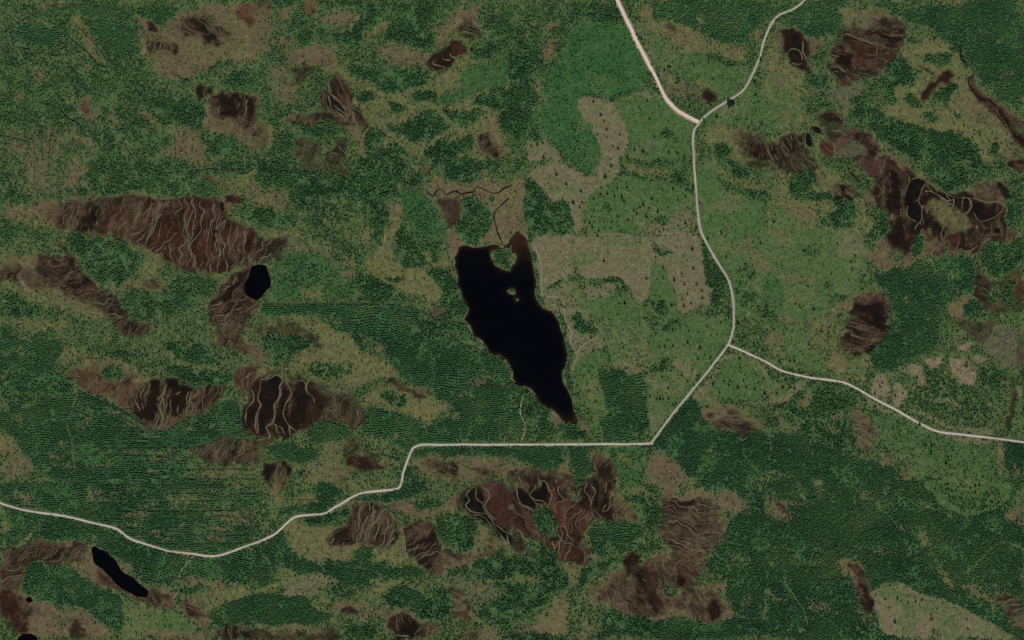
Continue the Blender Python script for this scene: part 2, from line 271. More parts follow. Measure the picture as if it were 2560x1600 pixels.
A('01','D','1640,380 1700,360 1850,360 1950,420 2080,440 2100,540 2300,640 2380,720 2380,890 2200,880 1990,900 1980,980 1850,990 1700,1000 1550,960 1500,880 1640,760 1700,680 1650,600',1,BOG,'large red-brown string bog with long upright winding ridges above the oval pond',st=(83,12,2.0))
A('01','R','1900,620 1980,700 1990,900 1890,960 1880,760',.6); A('01','R','1400,800 1500,660 1650,640 1600,760 1480,860',.45); A('01','B','1730,450 1780,440 1740,640 1690,600',.6)
A('01','U','1930,450 2040,440 2050,560 1950,580',.7); A('01','U','2050,700 2280,650 2280,800 2060,800',.6); A('01','U','1640,1000 1720,980 1720,1040',.8); A('01','U','1500,400 1640,390 1620,520 1540,560',.4)
A('01','K','1640,480 1690,440 1690,560 1680,640 1640,560',.6); A('01','K','1755,800 1790,780 1800,860 1760,860',.6); A('01','K','2010,640 2060,640 2010,800 2000,900',.4); A('01','K','2320,720 2380,740 2370,880 2320,830',.5)
A('01','K','2080,400 2110,390 2120,460 2090,500',1,POOL,'narrow upright black pool at the top end of the large string bog')
A('01','B','2130,330 2300,350 2310,410 2150,420',.85,BOG,'small sooty bog beside the narrow black pool')
A('01','D','1950,1050 2000,940 2200,930 2210,1010 2150,1060',1,BOG,'three-lobed rust brown hollow at the foot of the large string bog',st=(70,12))
A('01','M','560,700 780,700 1000,710 1250,780 1500,950 1550,1040 1300,1120 1000,1200 940,1190 850,1080 700,880',.9)
A('01','F','620,740 700,700 1000,720 1200,760 1330,890 1380,1000 1250,1100 1000,1190 900,1120 780,1020 700,880',1,STAND,'broad rounded conifer island enclosed by string bogs')
A('01','F','0,560 100,650 400,680 500,740 420,800 300,760 0,820',.9)
A('01','S','0,800 500,780 700,1000 600,950 300,960 0,1000',.8)
A('01','H','0,950 450,900 640,960 700,1100 640,1180 760,1280 900,1290 1100,1512 900,1500 640,1370 400,1290 150,1180 0,1180',.85)
A('01','B','300,960 500,920 640,940 760,1040 900,1180 1100,1330 1260,1512 1050,1512 880,1350 700,1290 560,1180 400,1120',.6,st=(10,9))
A('01','B','0,1060 300,1040 420,1180 250,1200 0,1190',.35,st=(60,9))
A('01','B','550,740 600,860 660,920 720,980 760,1050 850,1110 920,1190 890,1280 760,1270 640,1180 650,1110 740,1080 700,1020 640,960 570,830',.85,BOG,'narrow chain of small dark hollows descending past the conifer island',st=(12,8))
A('01','B','900,1270 1010,1250 1080,1350 1200,1470 1250,1512 1090,1512 960,1340',.75,st=(60,8)); A('02','B','1090,0 1230,0 1330,20 1420,90 1380,120 1300,100 1250,130 1220,160 1160,100',.8,st=(60,8))
A('01','K','750,1080 830,1090 860,1140 800,1130',.8); A('01','D','760,1150 920,1190 880,1280 780,1260',.6)
A('01','D','460,950 540,940 600,980 470,1020',.9,POOL,'brown wedge-shaped pool left of the chain of hollows'); A('01','D','500,1060 590,1010 620,1040 520,1080',.9)
A('01','B','0,1090 80,1070 140,1100 140,1160 0,1160',.9,st=(70,7)); A('01','Z','140,1090 200,1150 300,1230 320,1280 250,1270 160,1160',.7)
A('01','M','0,1180 300,1290 640,1340 900,1450 900,1512 450,1430 0,1260',.9)
A('01','F','0,1290 200,1350 400,1430 420,1500 0,1500',1,STAND,'dark conifer wedge at the left edge under the yellow moss')
A('01','H','1000,1210 1250,1150 1400,1110 1550,1140 1540,1260 1300,1240',.85); A('01','B','1320,1130 1480,1130 1500,1210 1380,1220',.4)
A('01','F','1200,1250 1550,1280 1650,1120 1950,1080 2060,1180 2040,1300 1900,1400 1500,1500 1300,1512 1100,1350',.75)
A('01','H','2000,1300 2200,1130 2350,1000 2419,980 2419,1512 2050,1512 1950,1430',.9)
A('01','B','1960,1440 2100,1250 2250,1080 2419,970 2419,1512 2040,1512',.6,st=(38,11))
A('01','B','2040,1300 2200,1150 2350,1000 2370,1010 2310,1200 2370,1320 2250,1400 2200,1512 2100,1512 1990,1430 2150,1370',.8,BOG,'brown slanting bog running along the left bank of the oval pond',st=(35,11))
A('02','B','2050,0 2340,0 2300,60 2200,100 2080,60',.7,st=(10,9))
# ---- tile 11
A('11','F','0,0 350,0 500,100 640,50 640,130 880,140 880,60 950,0 1400,0 1400,60 1370,150 1380,240 1330,300 1250,370 1240,500 1200,650 1150,850 1100,880 1090,650 1130,480 1100,420 900,400 700,330 500,400 420,420 320,330 320,260 100,280 30,200 0,100',1)
A('11','F','0,440 100,430 250,500 400,620 250,670 100,650 0,600',1,STAND,'dark pointed conifer stand right of the large string bog')
A('11','H','0,200 120,290 310,310 320,430 200,470 80,420 0,420',.8)
A('11','F','460,600 700,620 860,780 950,900 1000,950 940,980 880,860 740,760',.8)
A('11','F','400,380 800,380 1080,450 1080,620 800,560 560,620 430,560',.5)
A('11','H','620,550 690,540 700,590 640,600',.7); A('11','M','1000,640 1090,640 1080,790 980,800',.9)
A('11','W','0,700 100,730 300,740 420,780 650,840 800,850 850,940 740,1000 640,920 450,860 250,870 150,960 0,990 0,780',.85,MIRE,'smoky grey wet mire trailing right from the large string bog')
A('11','B','0,740 200,750 300,790 200,880 150,960 0,980',.6,st=(55,11))
A('11','M','0,640 100,680 440,660 440,700 200,740 60,720',.9); A('11','M','400,780 640,790 840,820 940,980 850,1000 800,880 650,830',.8)
A('11','F','700,870 760,850 840,930 780,960 710,930',.9)
A('11','Y','160,990 280,870 470,870 640,920 760,1010 830,1130 900,1180 900,1300 700,1330 620,1330 500,1300 180,1330 130,1290 150,1200',.8)
A('11','F','200,1000 600,1000 800,1140 700,1250 200,1200',.4)
A('11','M','380,1250 560,1170 640,1200 660,1290 540,1320',.9); A('11','H','790,1040 930,1060 930,1120 820,1140',.8)
A('11','F','920,1130 1200,1150 1350,1250 1480,1340 900,1350',.85)
A('11','M','1250,380 1370,400 1410,530 1350,580 1350,650 1450,700 1300,900 1330,960 1450,990 1700,980 1820,870 1900,830 1880,950 1830,1010 1700,1020 1580,1060 1700,1130 1740,1230 1740,1350 1650,1400 1560,1300 1400,1230 1200,1150 1000,1070 1020,1000 1150,900 1230,700 1260,600',1,MIRE,'yellow-green open mire spreading west of the main lake')
A('11','H','1290,400 1360,380 1400,500 1330,540',.5)
A('11','Y','1370,300 1530,290 1700,460 1830,640 1830,700 1760,800 1700,820 1560,760 1480,640 1420,500 1380,400',1); A('11','P','1420,420 1660,440 1800,650 1700,780 1520,640',.5)
A('11','F','1340,640 1400,600 1450,700 1560,760 1590,900 1560,960 1420,970 1310,900 1300,750',1); A('11','F','1570,760 1790,760 1760,850 1720,940 1600,830',.9); A('11','M','1590,840 1680,840 1690,930 1610,930',.8)
A('11','F','1220,1100 1380,1090 1420,1140 1240,1160',.95)
A('11','F','1580,1060 1800,1050 1900,1160 1960,1300 2010,1430 1970,1512 1800,1512 1760,1400 1740,1250 1680,1130',1,STAND,'conifer fringe on the left shore of the main lake')
A('11','H','1560,270 1650,190 1780,180 1850,230 2050,230 2130,200 2280,270 2419,250 2419,760 2330,820 2130,800 2230,660 2250,540 2200,430 2000,360 1930,370 1690,350 1620,320',.95)
A('21','H','0,200 60,180 100,220 150,450 150,600 160,720 60,660 0,700',.95,MIRE,'pinkish tan mire around the inlet above the main lake')
A('11','U','1690,360 1930,360 1920,480 1930,560 1870,640 1830,620 1760,480',.7,BOG,'dull purple-brown triangle of bog left of the round conifer stand'); A('11','B','1700,360 1900,360 1880,460 1760,470',.4)
A('11','H','1830,680 1900,680 1990,790 1930,810 1890,870 1820,900',.9); A('11','H','1550,290 1640,330 1800,560 1830,640 1760,500',.6)
A('11','F','1930,370 2020,360 2130,400 2220,480 2230,640 2160,760 2080,810 2000,790 1880,680 1920,570 1970,540 1930,450',1,STAND,'tall dark rounded conifer stand on the north shore of the main lake')
A('11','F','2200,340 2250,330 2260,400 2210,400',1); A('11','F','1400,210 1530,110 1560,180 1500,250 1400,240',1)
A('11','F','1650,0 2110,0 2110,100 2070,200 1950,240 1830,190 1760,100',1,STAND,'rounded open conifer stand with pale trunks above the meandering brook'); A('11','F','2150,0 2280,0 2290,120 2200,130',.9)
A('11','O','1560,90 1610,60 1650,80 1640,130 1590,150',.8); A('11','H','2090,120 2170,90 2170,170 2110,180',.8)
A('11','P','100,1360 1500,1355 1570,1440 1550,1512 800,1512 780,1450 620,1450 400,1460 200,1490 0,1440',1,rows=0)
A('12','P','610,0 1960,0 2050,150 2160,240 2200,310 2380,380 2400,430 2419,600 2419,1160 1560,1160 1420,1240 1300,1190 1020,1070 1000,870 1130,840 1300,870 1500,920 1580,930 1720,950 1920,960 1900,900 1850,800 1720,760 1680,660 1480,590 1350,500 1290,380 1220,250 1100,180 850,130',1,PLANT,'large dark drained plantation between the main lake and the straight road',rows=4)
A('12','M','1000,1060 1250,1130 1340,1220 1250,1270 1080,1190',.5)
A('12','F','1400,0 1960,0 2160,240 2380,380 2300,480 2000,280 1600,260 1450,100',.6)
A('11','B','1650,1440 1750,1410 1790,1440 1740,1480 1660,1490',.8,BOG,'little oval red-brown bog spot in the moss west of the lake shore',st=(65,7)); A('11','H','1620,1430 1760,1380 1820,1440 1740,1500',.5)
A('11','H','1820,1060 1880,1080 1910,1150 1900,1170 1840,1110',.8)
# ---- tile 21
A('21','F','110,170 270,210 330,290 350,350 560,360 560,570 610,600 600,690 180,690 160,480',1,STAND,'dense dark stepped conifer block directly above the striped tan field')
A('21','F','140,650 190,690 240,900 270,1100 260,1270 300,1400 430,1512 400,1512 300,1430 220,1270 230,1150 180,850',.95)
A('21','C','130,150 250,60 430,0 560,40 680,120 800,150 770,0 1040,0 1020,130 970,200 800,270 730,330 700,480 650,690 610,690 600,590 560,570 560,360 360,350 330,290 240,210',1,CUT,'irregular tan felled area above the dense stepped conifer block')
A('21','F','10,20 150,0 180,60 60,140 0,180',.8); A('21','F','340,200 420,230 500,270 440,300 360,270',.35)
A('21','Y','510,0 800,0 820,30 770,110 820,150 680,110',.9)
A('21','F','1050,0 1500,0 1540,80 1300,70 1100,40',.8)
A('21','G','730,330 800,270 980,200 1050,160 1480,190 1560,250 1720,300 1740,470 1680,470 1500,530 1300,560 1330,640 1330,690 660,690 700,480',1,CUT,'green felled field with many scattered dark trees above the striped tan field')
A('21','F','840,430 900,400 960,440 1050,490 1030,540 950,490',.6); A('21','C','1000,540 1130,520 1300,600 1300,640 1150,570',.5)
A('21','F','1030,30 1100,20 1080,110 1160,140 1250,130 1500,180 1480,200 1100,180 1030,130',.95)
A('21','M','1070,50 1150,30 1250,80 1500,100 1530,150 1300,130 1120,130',1,MIRE,'yellow bar of open mire ringed by conifers left of the main road')
A('21','F','1500,160 1560,90 1720,170 1720,300 1600,280',.85); A('21','Y','1540,0 1710,0 1720,160 1600,100',.7)
A('21','C','1330,640 1120,520 1300,590 1500,530 1720,460 1770,690 1310,700',.8); A('21','F','1350,540 1430,530 1490,590 1400,620',.6)
A('21','C','190,700 1310,700 1780,690 1800,780 1850,1100 1900,1250 1940,1390 1760,1410 1700,1450 1620,1460 1570,1400 1540,1250 1490,1150 1450,1020 1390,950 1320,950 1310,1290 1230,1350 1140,1290 1070,1150 1060,1110 960,1110 870,1110 640,1110 540,1100 360,1200 300,1270 280,1260 240,900 200,800',1,CUT,'wide striped tan felled field right of the main lake')
A('21','G','540,880 700,880 830,930 700,1000 620,1050 540,1010',.5); A('21','G','640,990 760,930 830,940 700,990',.6); A('21','F','540,1080 600,1020 660,1060 640,1110',.4); A('21','G','700,700 1300,720 1250,830 900,820',.3); A('21','G','1500,880 1780,900 1720,930 1550,920',.4)
A('21','C','280,1270 500,1170 620,1330 740,1512 440,1512 300,1400',.8); A('21','F','360,1190 440,1150 500,1150 420,1220',.5); A('21','F','430,1310 470,1360 540,1480 500,1490',.5)
A('21','G','1320,950 1390,960 1470,1030 1500,1200 1560,1290 1570,1400 1610,1470 1560,1512 1310,1512 1280,1350 1310,1290',1)
A('21','G','510,1160 580,1150 660,1260 720,1320 900,1270 1100,1270 1230,1360 1300,1512 740,1512 640,1370 520,1240',1)
A('21','C','640,1180 870,1180 960,1170 960,1220 880,1290 740,1320 690,1290',.9,CUT,'small tan lens of felled ground below the striped field'); A('21','G','640,1120 830,1130 870,1170 660,1180',.8)
A('21','F','870,1110 1060,1110 1060,1240 970,1240 960,1150 880,1150',.9); A('21','M','980,1150 1040,1160 1030,1230 980,1210',.9)
A('21','F','1310,750 1370,760 1530,890 1450,890 1320,800',.85)
A('21','F','1800,800 1850,800 1990,1060 2060,1180 2060,1280 1990,1340 1950,1390 1880,1200 1840,1050',1,STAND,'narrow conifer strip squeezed between the tan field and the main road')
A('21','F','1280,1320 1450,1340 1450,1480 1370,1512 1280,1380',.9)
A('21','H','2100,780 2280,700 2260,850 2400,880 2419,1100 2250,950 2130,880',.6); A('21','M','2200,880 2419,880 2419,1080 2280,980',.6)
A('21','F','2110,980 2240,960 2300,1080 2170,1180',.6); A('21','F','2070,1150 2300,1180 2419,1350 2419,1512 2120,1400',.5)
A('21','C','1950,310 2100,340 2200,420 2150,480 1960,480 1930,400',.5); A('21','M','1840,380 1930,380 1910,490 1860,480',.7)
A('21','M','1880,0 1960,70 2040,150 2419,220 2419,270 2180,300 2000,250 1900,150',.8)
A('21','F','1950,0 2130,0 2290,140 2150,200 2060,120',.95,STAND,'conifer stand on moss just right of the main road, beside brown bog'); A('21','F','1930,180 2080,260 2150,300 2050,290',.9); A('21','F','2220,290 2380,270 2419,330 2250,380',.9); A('21','B','2200,0 2419,0 2419,60 2280,80',.6)
# ---- tile 31
A('31','C','640,680 830,660 900,760 920,900 780,930 640,920',.6); A('31','H','180,430 340,440 430,540 300,540',.7); A('31','H','0,1010 200,1080 480,1120 450,1170 120,1130',.6); A('31','H','0,640 100,660 200,690 60,700',.5); A('31','M','150,730 240,740 240,800 150,790',.6)
A('31','Y','0,1090 100,1150 200,1300 130,1400 0,1440',.8)
for s in ('280,820 420,860 510,890 420,930 340,890','490,1150 630,1120 630,1200 540,1220','560,1290 730,1240 740,1350 620,1400 560,1420','840,1080 880,1150 880,1240 700,1260 860,1210'):
    A('31','F',s,.6)
A('31','F','220,160 300,100 420,110 480,200 400,220 420,300 540,310 640,380 830,390 830,560 780,640 640,640 480,600 450,520 600,540 640,460 600,400 480,390 250,390 150,300 160,240',1,STAND,'sprawling conifer stand left of the largest black bog')
A('31','W','480,120 560,150 580,250 460,240',.8); A('31','H','560,270 640,260 660,350',.8); A('31','G','540,60 660,80 670,130 560,130',.8)
A('31','B','0,0 160,0 480,30 480,110 200,130 60,110',.6,st=(-60,9))
A('31','B','600,220 720,210 870,290 820,390 680,390 640,300',.85,BOG,'dark fan of curved hollows on the left flank of the largest black bog',st=(-52,8))
A('31','K','740,70 790,110 910,220 900,240 820,190 750,110',.9,POOL,'slanting black strip of water above the dark fan')
A('31','H','800,0 1300,0 1400,90 1560,180 1760,320 1900,330 1940,220 2130,200 2180,190 2310,310 2270,500 2240,620 2400,640 2419,720 2330,720 2250,790 2050,800 1990,880 1900,930 1830,930 1700,900 1620,900 1500,900 1400,940 1380,1050 1180,1030 1100,1100 960,1020 950,850 1040,740 1100,700 1110,500 1050,450 960,430 850,540 930,370 1040,200 880,130 800,60',.95)
A('31','B','760,0 1050,0 1300,90 1500,200 1900,350 2200,380 2260,520 2230,700 2000,850 1800,890 1650,720 1400,660 1320,930 1180,900 1080,780 1150,560 1000,420 1040,200 820,80',.8,st=(72,13))
A('31','D','1420,640 1700,760 2000,790 2240,640 2400,650 2300,730 2000,850 1700,860 1500,760',.65,st=(70,10))
A('31','U','780,0 1050,0 1250,90 1300,160 1100,200 880,150',.8)
A('31','B','1000,370 1090,160 1330,140 1290,420 1300,540 1400,600 1390,680 1300,680 1340,720 1310,900 1240,840 1130,830 1100,730 1150,680 1250,530 1250,470 1100,430 1010,440',.9,BOG,'dark brown western half of the largest bog, joined to its black pool',st=(84,15,1.5))
A('31','K','1330,190 1400,160 1480,180 1500,220 1450,290 1430,390 1450,450 1440,580 1410,600 1300,540 1280,420 1290,300',1,POOL,'tall black pool in the middle of the largest bog')
A('31','B','1930,370 2100,400 2170,380 2250,440 2180,520 2200,640 2190,700 2130,690 1990,800 1830,860 1800,820 1850,780 1900,640 1870,520 1920,480',1,BOG,'broad blackish eastern basin of the largest bog',st=(78,17,1.5))
A('31','K','1950,380 2100,410 2170,385 2240,440 2180,530 2000,590 1930,480',.75,POOL,'wide black pool filling the upper part of the eastern basin'); A('31','K','2140,640 2200,640 2190,700 2140,690',1)
A('31','U','1880,540 1990,560 1980,640 1890,660',.5)
A('31','K','1480,220 1600,260 1750,360 1910,350 1910,470 1860,520 1800,460 1650,370 1540,290',.8,POOL,'scalloped row of black pools along the upper rim of the largest bog')
A('31','K','1560,590 1610,560 1650,600 1700,560 1740,600 1660,740 1640,680 1570,640',.95,POOL,'heart-shaped black pool beneath the pale moss of the largest bog')
A('31','K','1180,540 1300,520 1400,600 1340,700 1240,640',.55); A('31','K','1090,180 1290,150 1280,400 1120,330',.5); A('31','K','1180,720 1290,700 1300,860 1200,800',.7); A('31','K','1880,520 2150,540 2180,640 2000,760 1880,760',.4)
A('31','K','2140,220 2190,190 2300,310 2300,370 2260,390 2220,340',.95,POOL,'slanting black pool apart from the largest bog, by conifers'); A('31','B','1940,230 2130,220 2220,340 2080,390 1960,360',.35,st=(-25,8))
A('31','M','1490,370 1560,340 1650,380 1720,470 1780,500 1870,560 1870,690 1780,700 1720,690 1760,600 1620,560 1480,480',.85,MIRE,'pale green mossy centre of the largest bog'); A('31','B','1500,440 1560,460 1540,520 1490,500',.6); A('31','K','1480,560 1510,550 1500,620',.8)
for s in ('1490,210 1450,290 1430,380 1450,450 1445,560 1400,620 1395,660','1840,340 1830,460','1900,350 1925,440 1880,500 1860,530 1880,620','1660,620 1640,700 1660,760 1690,680 1740,620','2190,540 2180,610 2210,680 2200,730',
          '1480,290 1540,300 1650,350 1700,380 1750,370','1930,360 2080,390 2180,380','1990,810 1930,850 1840,870','1320,430 1310,520 1400,590','1760,360 1750,420 1720,470','1600,270 1590,310','1690,330 1720,380'): L('31',s)
A('31','F','940,700 1010,600 1060,480 1120,470 1110,560 1090,660 1050,730 960,730',1,STAND,'slanting conifer island left of the largest bog'); A('31','F','1370,720 1430,690 1470,730 1470,800 1430,890 1380,900 1370,820',1,STAND,'egg-shaped conifer island below the tall black pool')
A('31','F','1500,640 1540,640 1550,700 1500,690',.9); A('31','M','1960,620 1985,615 1990,645 1965,650',.9); A('31','R','1700,740 1820,710 1830,780 1740,790',.9)
A('31','H','1450,900 1500,780 1620,760 1640,880 1550,900',.7,st=(62,8)); A('31','F','1640,780 1690,800 1690,900 1630,870',.8); A('31','S','1110,870 1250,850 1310,920 1300,1020 1150,970',.8)
A('31','B','1820,830 1990,780 2020,800 1900,870 1830,870',.7); A('31','M','1140,510 1240,500 1180,580',.5)
A('31','P','980,1080 1080,1110 1200,1040 1340,1040 1400,950 1500,960 1590,1060 1530,930 1700,900 1850,950 1930,1020 1930,1120 1950,1250 1830,1220 1690,1300 1640,1480 1660,1512 1130,1512 1080,1300 1010,1180',1)
A('32','P','1130,0 1640,0 1640,60 1600,150 1600,270 1450,330 1280,430 1150,480 1000,490 960,400 990,240 1060,130',1,PLANT,'large dark blue-green plantation right of the ribbed black bog')
A('31','M','1290,1290 1320,1300 1320,1360 1290,1350',.8); A('31','M','1500,960 1540,980 1610,1080 1590,1100',.8); A('31','M','1630,1010 1670,1020 1640,1060',.7)
A('31','F','2000,880 2020,800 2100,770 2240,800 2350,720 2419,760 2419,900 2380,1000 2360,1080 2200,1100 2060,1020 1990,940',1,STAND,'large dark conifer stand below the eastern basin of the largest bog')
A('31','F','2290,400 2419,330 2419,620 2240,590 2270,480',1); A('31','F','1920,0 2050,0 2080,130 2000,160 1930,100',1); A('31','F','2180,30 2230,20 2250,80 2190,100',1); A('31','F','2250,180 2330,160 2380,240 2290,260',.6)
A('31','B','1940,1000 2000,1050 2100,1130 2250,1150 2419,1000 2419,1450 2250,1430 2060,1400 2000,1320 1960,1200',.6)
A('31','B','1970,1080 2050,1100 2110,1170 2090,1300 1980,1300',.7,BOG,'brown bog of short curved ribs left of the leaf-shaped conifer island',st=(-22,9))
A('31','M','1990,960 2060,1030 2200,1100 2120,1130 2000,1060',.7)
A('31','F','2120,1180 2200,1180 2200,1300 2160,1350 2110,1300',.9); A('31','F','2250,1230 2340,1130 2350,1180 2340,1330 2290,1400 2240,1340',1,STAND,'leaf-shaped conifer island standing in brown mire near the edge')
A('31','R','2380,1100 2419,1000 2419,1300 2350,1330',.6)
A('31','H','1660,1430 1690,1310 1830,1230 1910,1290 1890,1340 1810,1350 1800,1420 1870,1512 1700,1512',1,MIRE,'hook of tan heath cutting into the plantation'); A('31','P','1810,1380 1930,1290 2020,1380 2030,1500 1900,1512 1830,1450',1,PLANT,'small plantation knob inside the hook of tan heath')
A('31','G','2150,1450 2419,1440 2419,1512 2200,1512',.7)
A('31','H','750,1360 860,1290 990,1300 1060,1330 1110,1512 740,1512',.8); A('31','B','760,1400 860,1350 900,1300 990,1310 1060,1340 1110,1512 740,1512',.85,st=(-12,9))
A('31','B','2260,0 2419,0 2419,110 2290,80',.8); A('31','K','2330,10 2419,0 2419,60',.7)
# ---- tile 02
A('02','P','0,30 100,60 120,160 320,210 330,90 500,90 570,240 620,300 480,430 600,510 700,640 560,740 300,740 0,860',.9); A('02','P','0,200 300,210 330,420 200,420 0,350',.8,rows=10)
A('02','F','0,500 600,500 680,640 400,740 100,700',.8); A('02','M','0,520 150,480 140,540 0,570',.5)
A('02','F','1000,350 1150,290 1250,300 1240,400 1130,410',.9)
A('02','M','1540,300 1650,390 2000,420 2020,460 1700,440 1560,410',1)
A('02','F','1540,220 1640,190 1750,250 1950,270 2000,350 2000,400 1800,410 1650,370 1570,290',1,STAND,'upper of two flat dark conifer stands left of the ridged black bog'); A('02','F','1580,440 1680,430 1850,480 2050,470 2180,490 2200,590 2150,620 1950,600 1700,570 1620,510',1,STAND,'lower of two flat dark conifer stands, touching the brown string bog')
A('02','H','590,500 760,400 880,360 950,400 1170,440 1280,470 1400,510 1550,540 1400,560 1340,600 1250,870 1140,830 930,720 750,640 660,570',.9)
A('02','R','600,500 780,430 1000,560 1250,560 1340,620 1270,880 950,720 680,590',.4,st=(62,10))
A('02','F','980,480 1080,450 1150,480 1170,560 1090,610 1000,570',1,STAND,'small round conifer island in brown heath'); A('02','B','820,350 900,340 900,370 830,380',.5)
A('02','R','600,500 660,520 640,550',.6); A('02','R','790,640 870,600 960,610 1100,670 1230,590 1240,650 1100,750 930,710',.7,BOG,'small red bog of leaf-shaped hollows beside the long straight ditch',st=(60,10))
A('02','B','1390,570 1500,570 1550,600 1540,560 1600,540 1720,600 1800,620 1960,630 2000,600 2120,650 2110,700 2050,800 1940,890 1800,920 1650,980 1600,1040 1500,1040 1340,950 1250,870 1290,770 1340,640',.9,BOG,'brown string bog of upright dark pools and thin ridges above the drained plantation',st=(76,11))
A('02','K','1395,570 1480,570 1500,620 1430,680',.8); A('02','K','1540,560 1610,545 1710,620 1700,700 1600,640',.8); A('02','K','1570,720 1640,700 1700,800 1560,900',.5); A('02','R','1840,640 1950,630 1940,740 1850,740',.7); A('02','K','1980,620 2060,620 2110,680 2030,700',.5); A('02','H','1340,950 1500,900 1900,860 1880,930 1650,980 1600,1040 1480,1030',.6)
A('02','H','1990,0 2350,0 2360,40 2250,120 2419,300 2419,700 2250,700 2220,600 2200,500 2350,440 2400,300 2200,300 2000,250 2000,100',.9); A('02','B','2000,200 2200,190 2300,230 2300,330 2180,290 2000,260',.55,st=(70,8)); A('02','D','2060,0 2250,0 2240,80 2150,140 2080,60',.5)
A('02','B','2020,0 2350,0 2340,60 2280,130 2400,300 2419,700 2260,700 2230,520 2380,420 2380,330 2240,260 2040,230',.55,st=(60,11))
A('02','R','2230,500 2419,380 2419,620 2270,660',.8,BOG,'red-brown ridged bog touching the left side of the ridged black bog',st=(72,11))
A('02','F','2060,340 2180,340 2150,430 2050,420',.6); A('02','S','2040,280 2220,330 2200,450 2020,450',.6)
A('02','P','0,860 500,760 700,680 920,720 1140,850 1340,950 1480,1050 1700,970 1960,930 2070,780 2280,760 2250,980 2419,1100 2300,1150 2000,1150 1830,1200 1700,1230 1780,1380 1750,1512 420,1512 330,1400 230,1250 100,1130 0,1000',1,PLANT,'vast drained plantation with straight horizontal ditches in the lower left',rows=1)
A('02','H','1310,980 1380,970 1430,1030 1380,1040',.9); A('02','M','700,800 820,800 800,850 720,870',.5); A('02','H','1060,870 1140,860 1140,910 1060,900',.7); A('02','H','130,900 200,900 220,1000 150,990',.55); A('02','M','1150,880 1300,960 1350,1010 1200,1010',.5)
A('02','H','1380,1210 1690,1210 1690,1250 1400,1260',.85); A('02','H','1420,1290 1540,1290 1530,1330 1420,1330',.85); A('02','H','1550,1310 1730,1290 1740,1320 1600,1340',.7); A('02','M','490,1370 680,1370 690,1410 540,1400',.8); A('02','M','1320,1070 1480,1070 1460,1110 1340,1100',.6); A('02','M','470,1290 610,1300 600,1330 480,1340',.6); A('02','M','790,1370 860,1370 850,1400 790,1400',.6)
A('02','M','1950,980 2050,980 2040,1010 1960,1010',.5)
A('02','H','0,1020 130,1150 210,1190 230,1260 330,1400 300,1480 150,1512 0,1512',.75); A('02','M','0,1030 120,1150 120,1250 0,1250',.5); A('02','F','0,1230 80,1240 90,1290 0,1290',.5)
A('02','B','1810,1230 1880,1180 2000,1160 2200,1150 2419,1180 2419,1380 2150,1390 1980,1330 1900,1340 1820,1290',.75,BOG,'lobed brown bog with fine slanted ridges under the ridged black bog',st=(64,8)); A('02','H','1980,1200 2120,1180 2150,1330 2000,1330',.5); A('02','D','2280,1250 2419,1230 2419,1380 2260,1370',.6)
A('02','S','1780,1380 2419,1400 2419,1512 1760,1512',.9); A('02','H','1860,1440 2250,1430 2240,1500 1850,1490',.8); A('02','H','1150,1230 1320,1226 1330,1258 1160,1260',.5); A('02','H','900,1350 1080,1346 1080,1372 910,1376',.45)
# ---- tile 12
A('12','H','-60,460 250,420 300,480 190,490 40,560 -60,620',.8)
A('12','H','-160,760 0,560 30,900 0,1130 -120,1080',.7)
A('12','B','40,560 130,520 190,490 270,560 310,570 340,520 430,530 500,560 620,640 660,720 640,830 590,930 500,980 420,1030 380,1080 240,1140 130,1110 0,1130 -100,1080 -160,980 -130,850 -60,760 -50,620',1,BOG,'large near-black bog divided by four tall winding cream ridges')
A('12','K','60,600 140,540 200,510 260,560 220,640 230,700 170,800 150,960 100,1010 120,1070 20,1120 10,900 40,800 20,740 40,640',.85,POOL,'broad left-hand black pool between winding ridges'); A('12','K','240,640 270,600 280,640 320,690 280,800 270,900 310,990 300,1060 220,1080 160,980 180,860 210,770',.95,POOL,'narrow middle black pool between winding ridges'); A('12','K','330,580 450,560 490,640 480,940 380,1000 310,960 290,820 340,700',.7,POOL,'wide right-hand black pool of the ridged black bog')
A('02','K','2270,900 2330,830 2400,800 2400,1050 2340,1040 2260,960',.8,POOL,'outer dark pool on the left margin of the ridged black bog')
for s in ('40,570 40,640 20,740 50,800 0,900 -5,1000 10,1080','270,550 220,640 240,700 180,800 175,870 150,970 100,1010 130,1080 130,1120 60,1130 0,1130','320,530 285,580 330,700 280,800 270,900 310,990 370,1040 380,1080','500,560 480,650 540,720 550,780','150,975 190,1000 210,1080 230,1130','210,990 250,1020 280,1080','300,990 320,1090','190,490 120,530 40,570'): L('12',s,3.2)
for s in ('2400,480 2300,570 2290,650','2370,640 2400,750 2330,850 2320,950 2340,1000','2350,490 2330,620'): L('02',s)
A('12','W','500,560 780,570 980,640 980,720 720,670 640,700',.7); A('12','B','640,690 900,700 980,750 990,850 980,1000 870,1000 700,930 600,920',.5,st=(82,6)); A('12','M','630,840 730,780 830,800 800,860 690,870',.7); A('12','B','720,730 770,720 770,770 730,770',.7)
A('12','B','520,560 700,640 780,760 980,840 980,1000 700,940 560,980 420,1060 600,920 660,760',.5,st=(80,8))
A('12','B','40,60 350,60 500,90 600,180 640,260 590,300 590,220 480,170 400,130 0,130',.6,MIRE,'dark grey-brown curved strip of wet mire above a flat conifer stand'); A('12','H','250,430 420,370 560,320 600,320 500,380 300,440',.7)
A('12','F','40,180 150,140 370,150 560,200 580,270 400,340 170,390 100,300',1,STAND,'flat oval conifer stand above the ridged black bog'); A('12','F','480,440 650,400 900,400 900,520 750,560 520,520',.7); A('12','F','840,130 1000,120 1050,260 1000,330 900,220',.8)
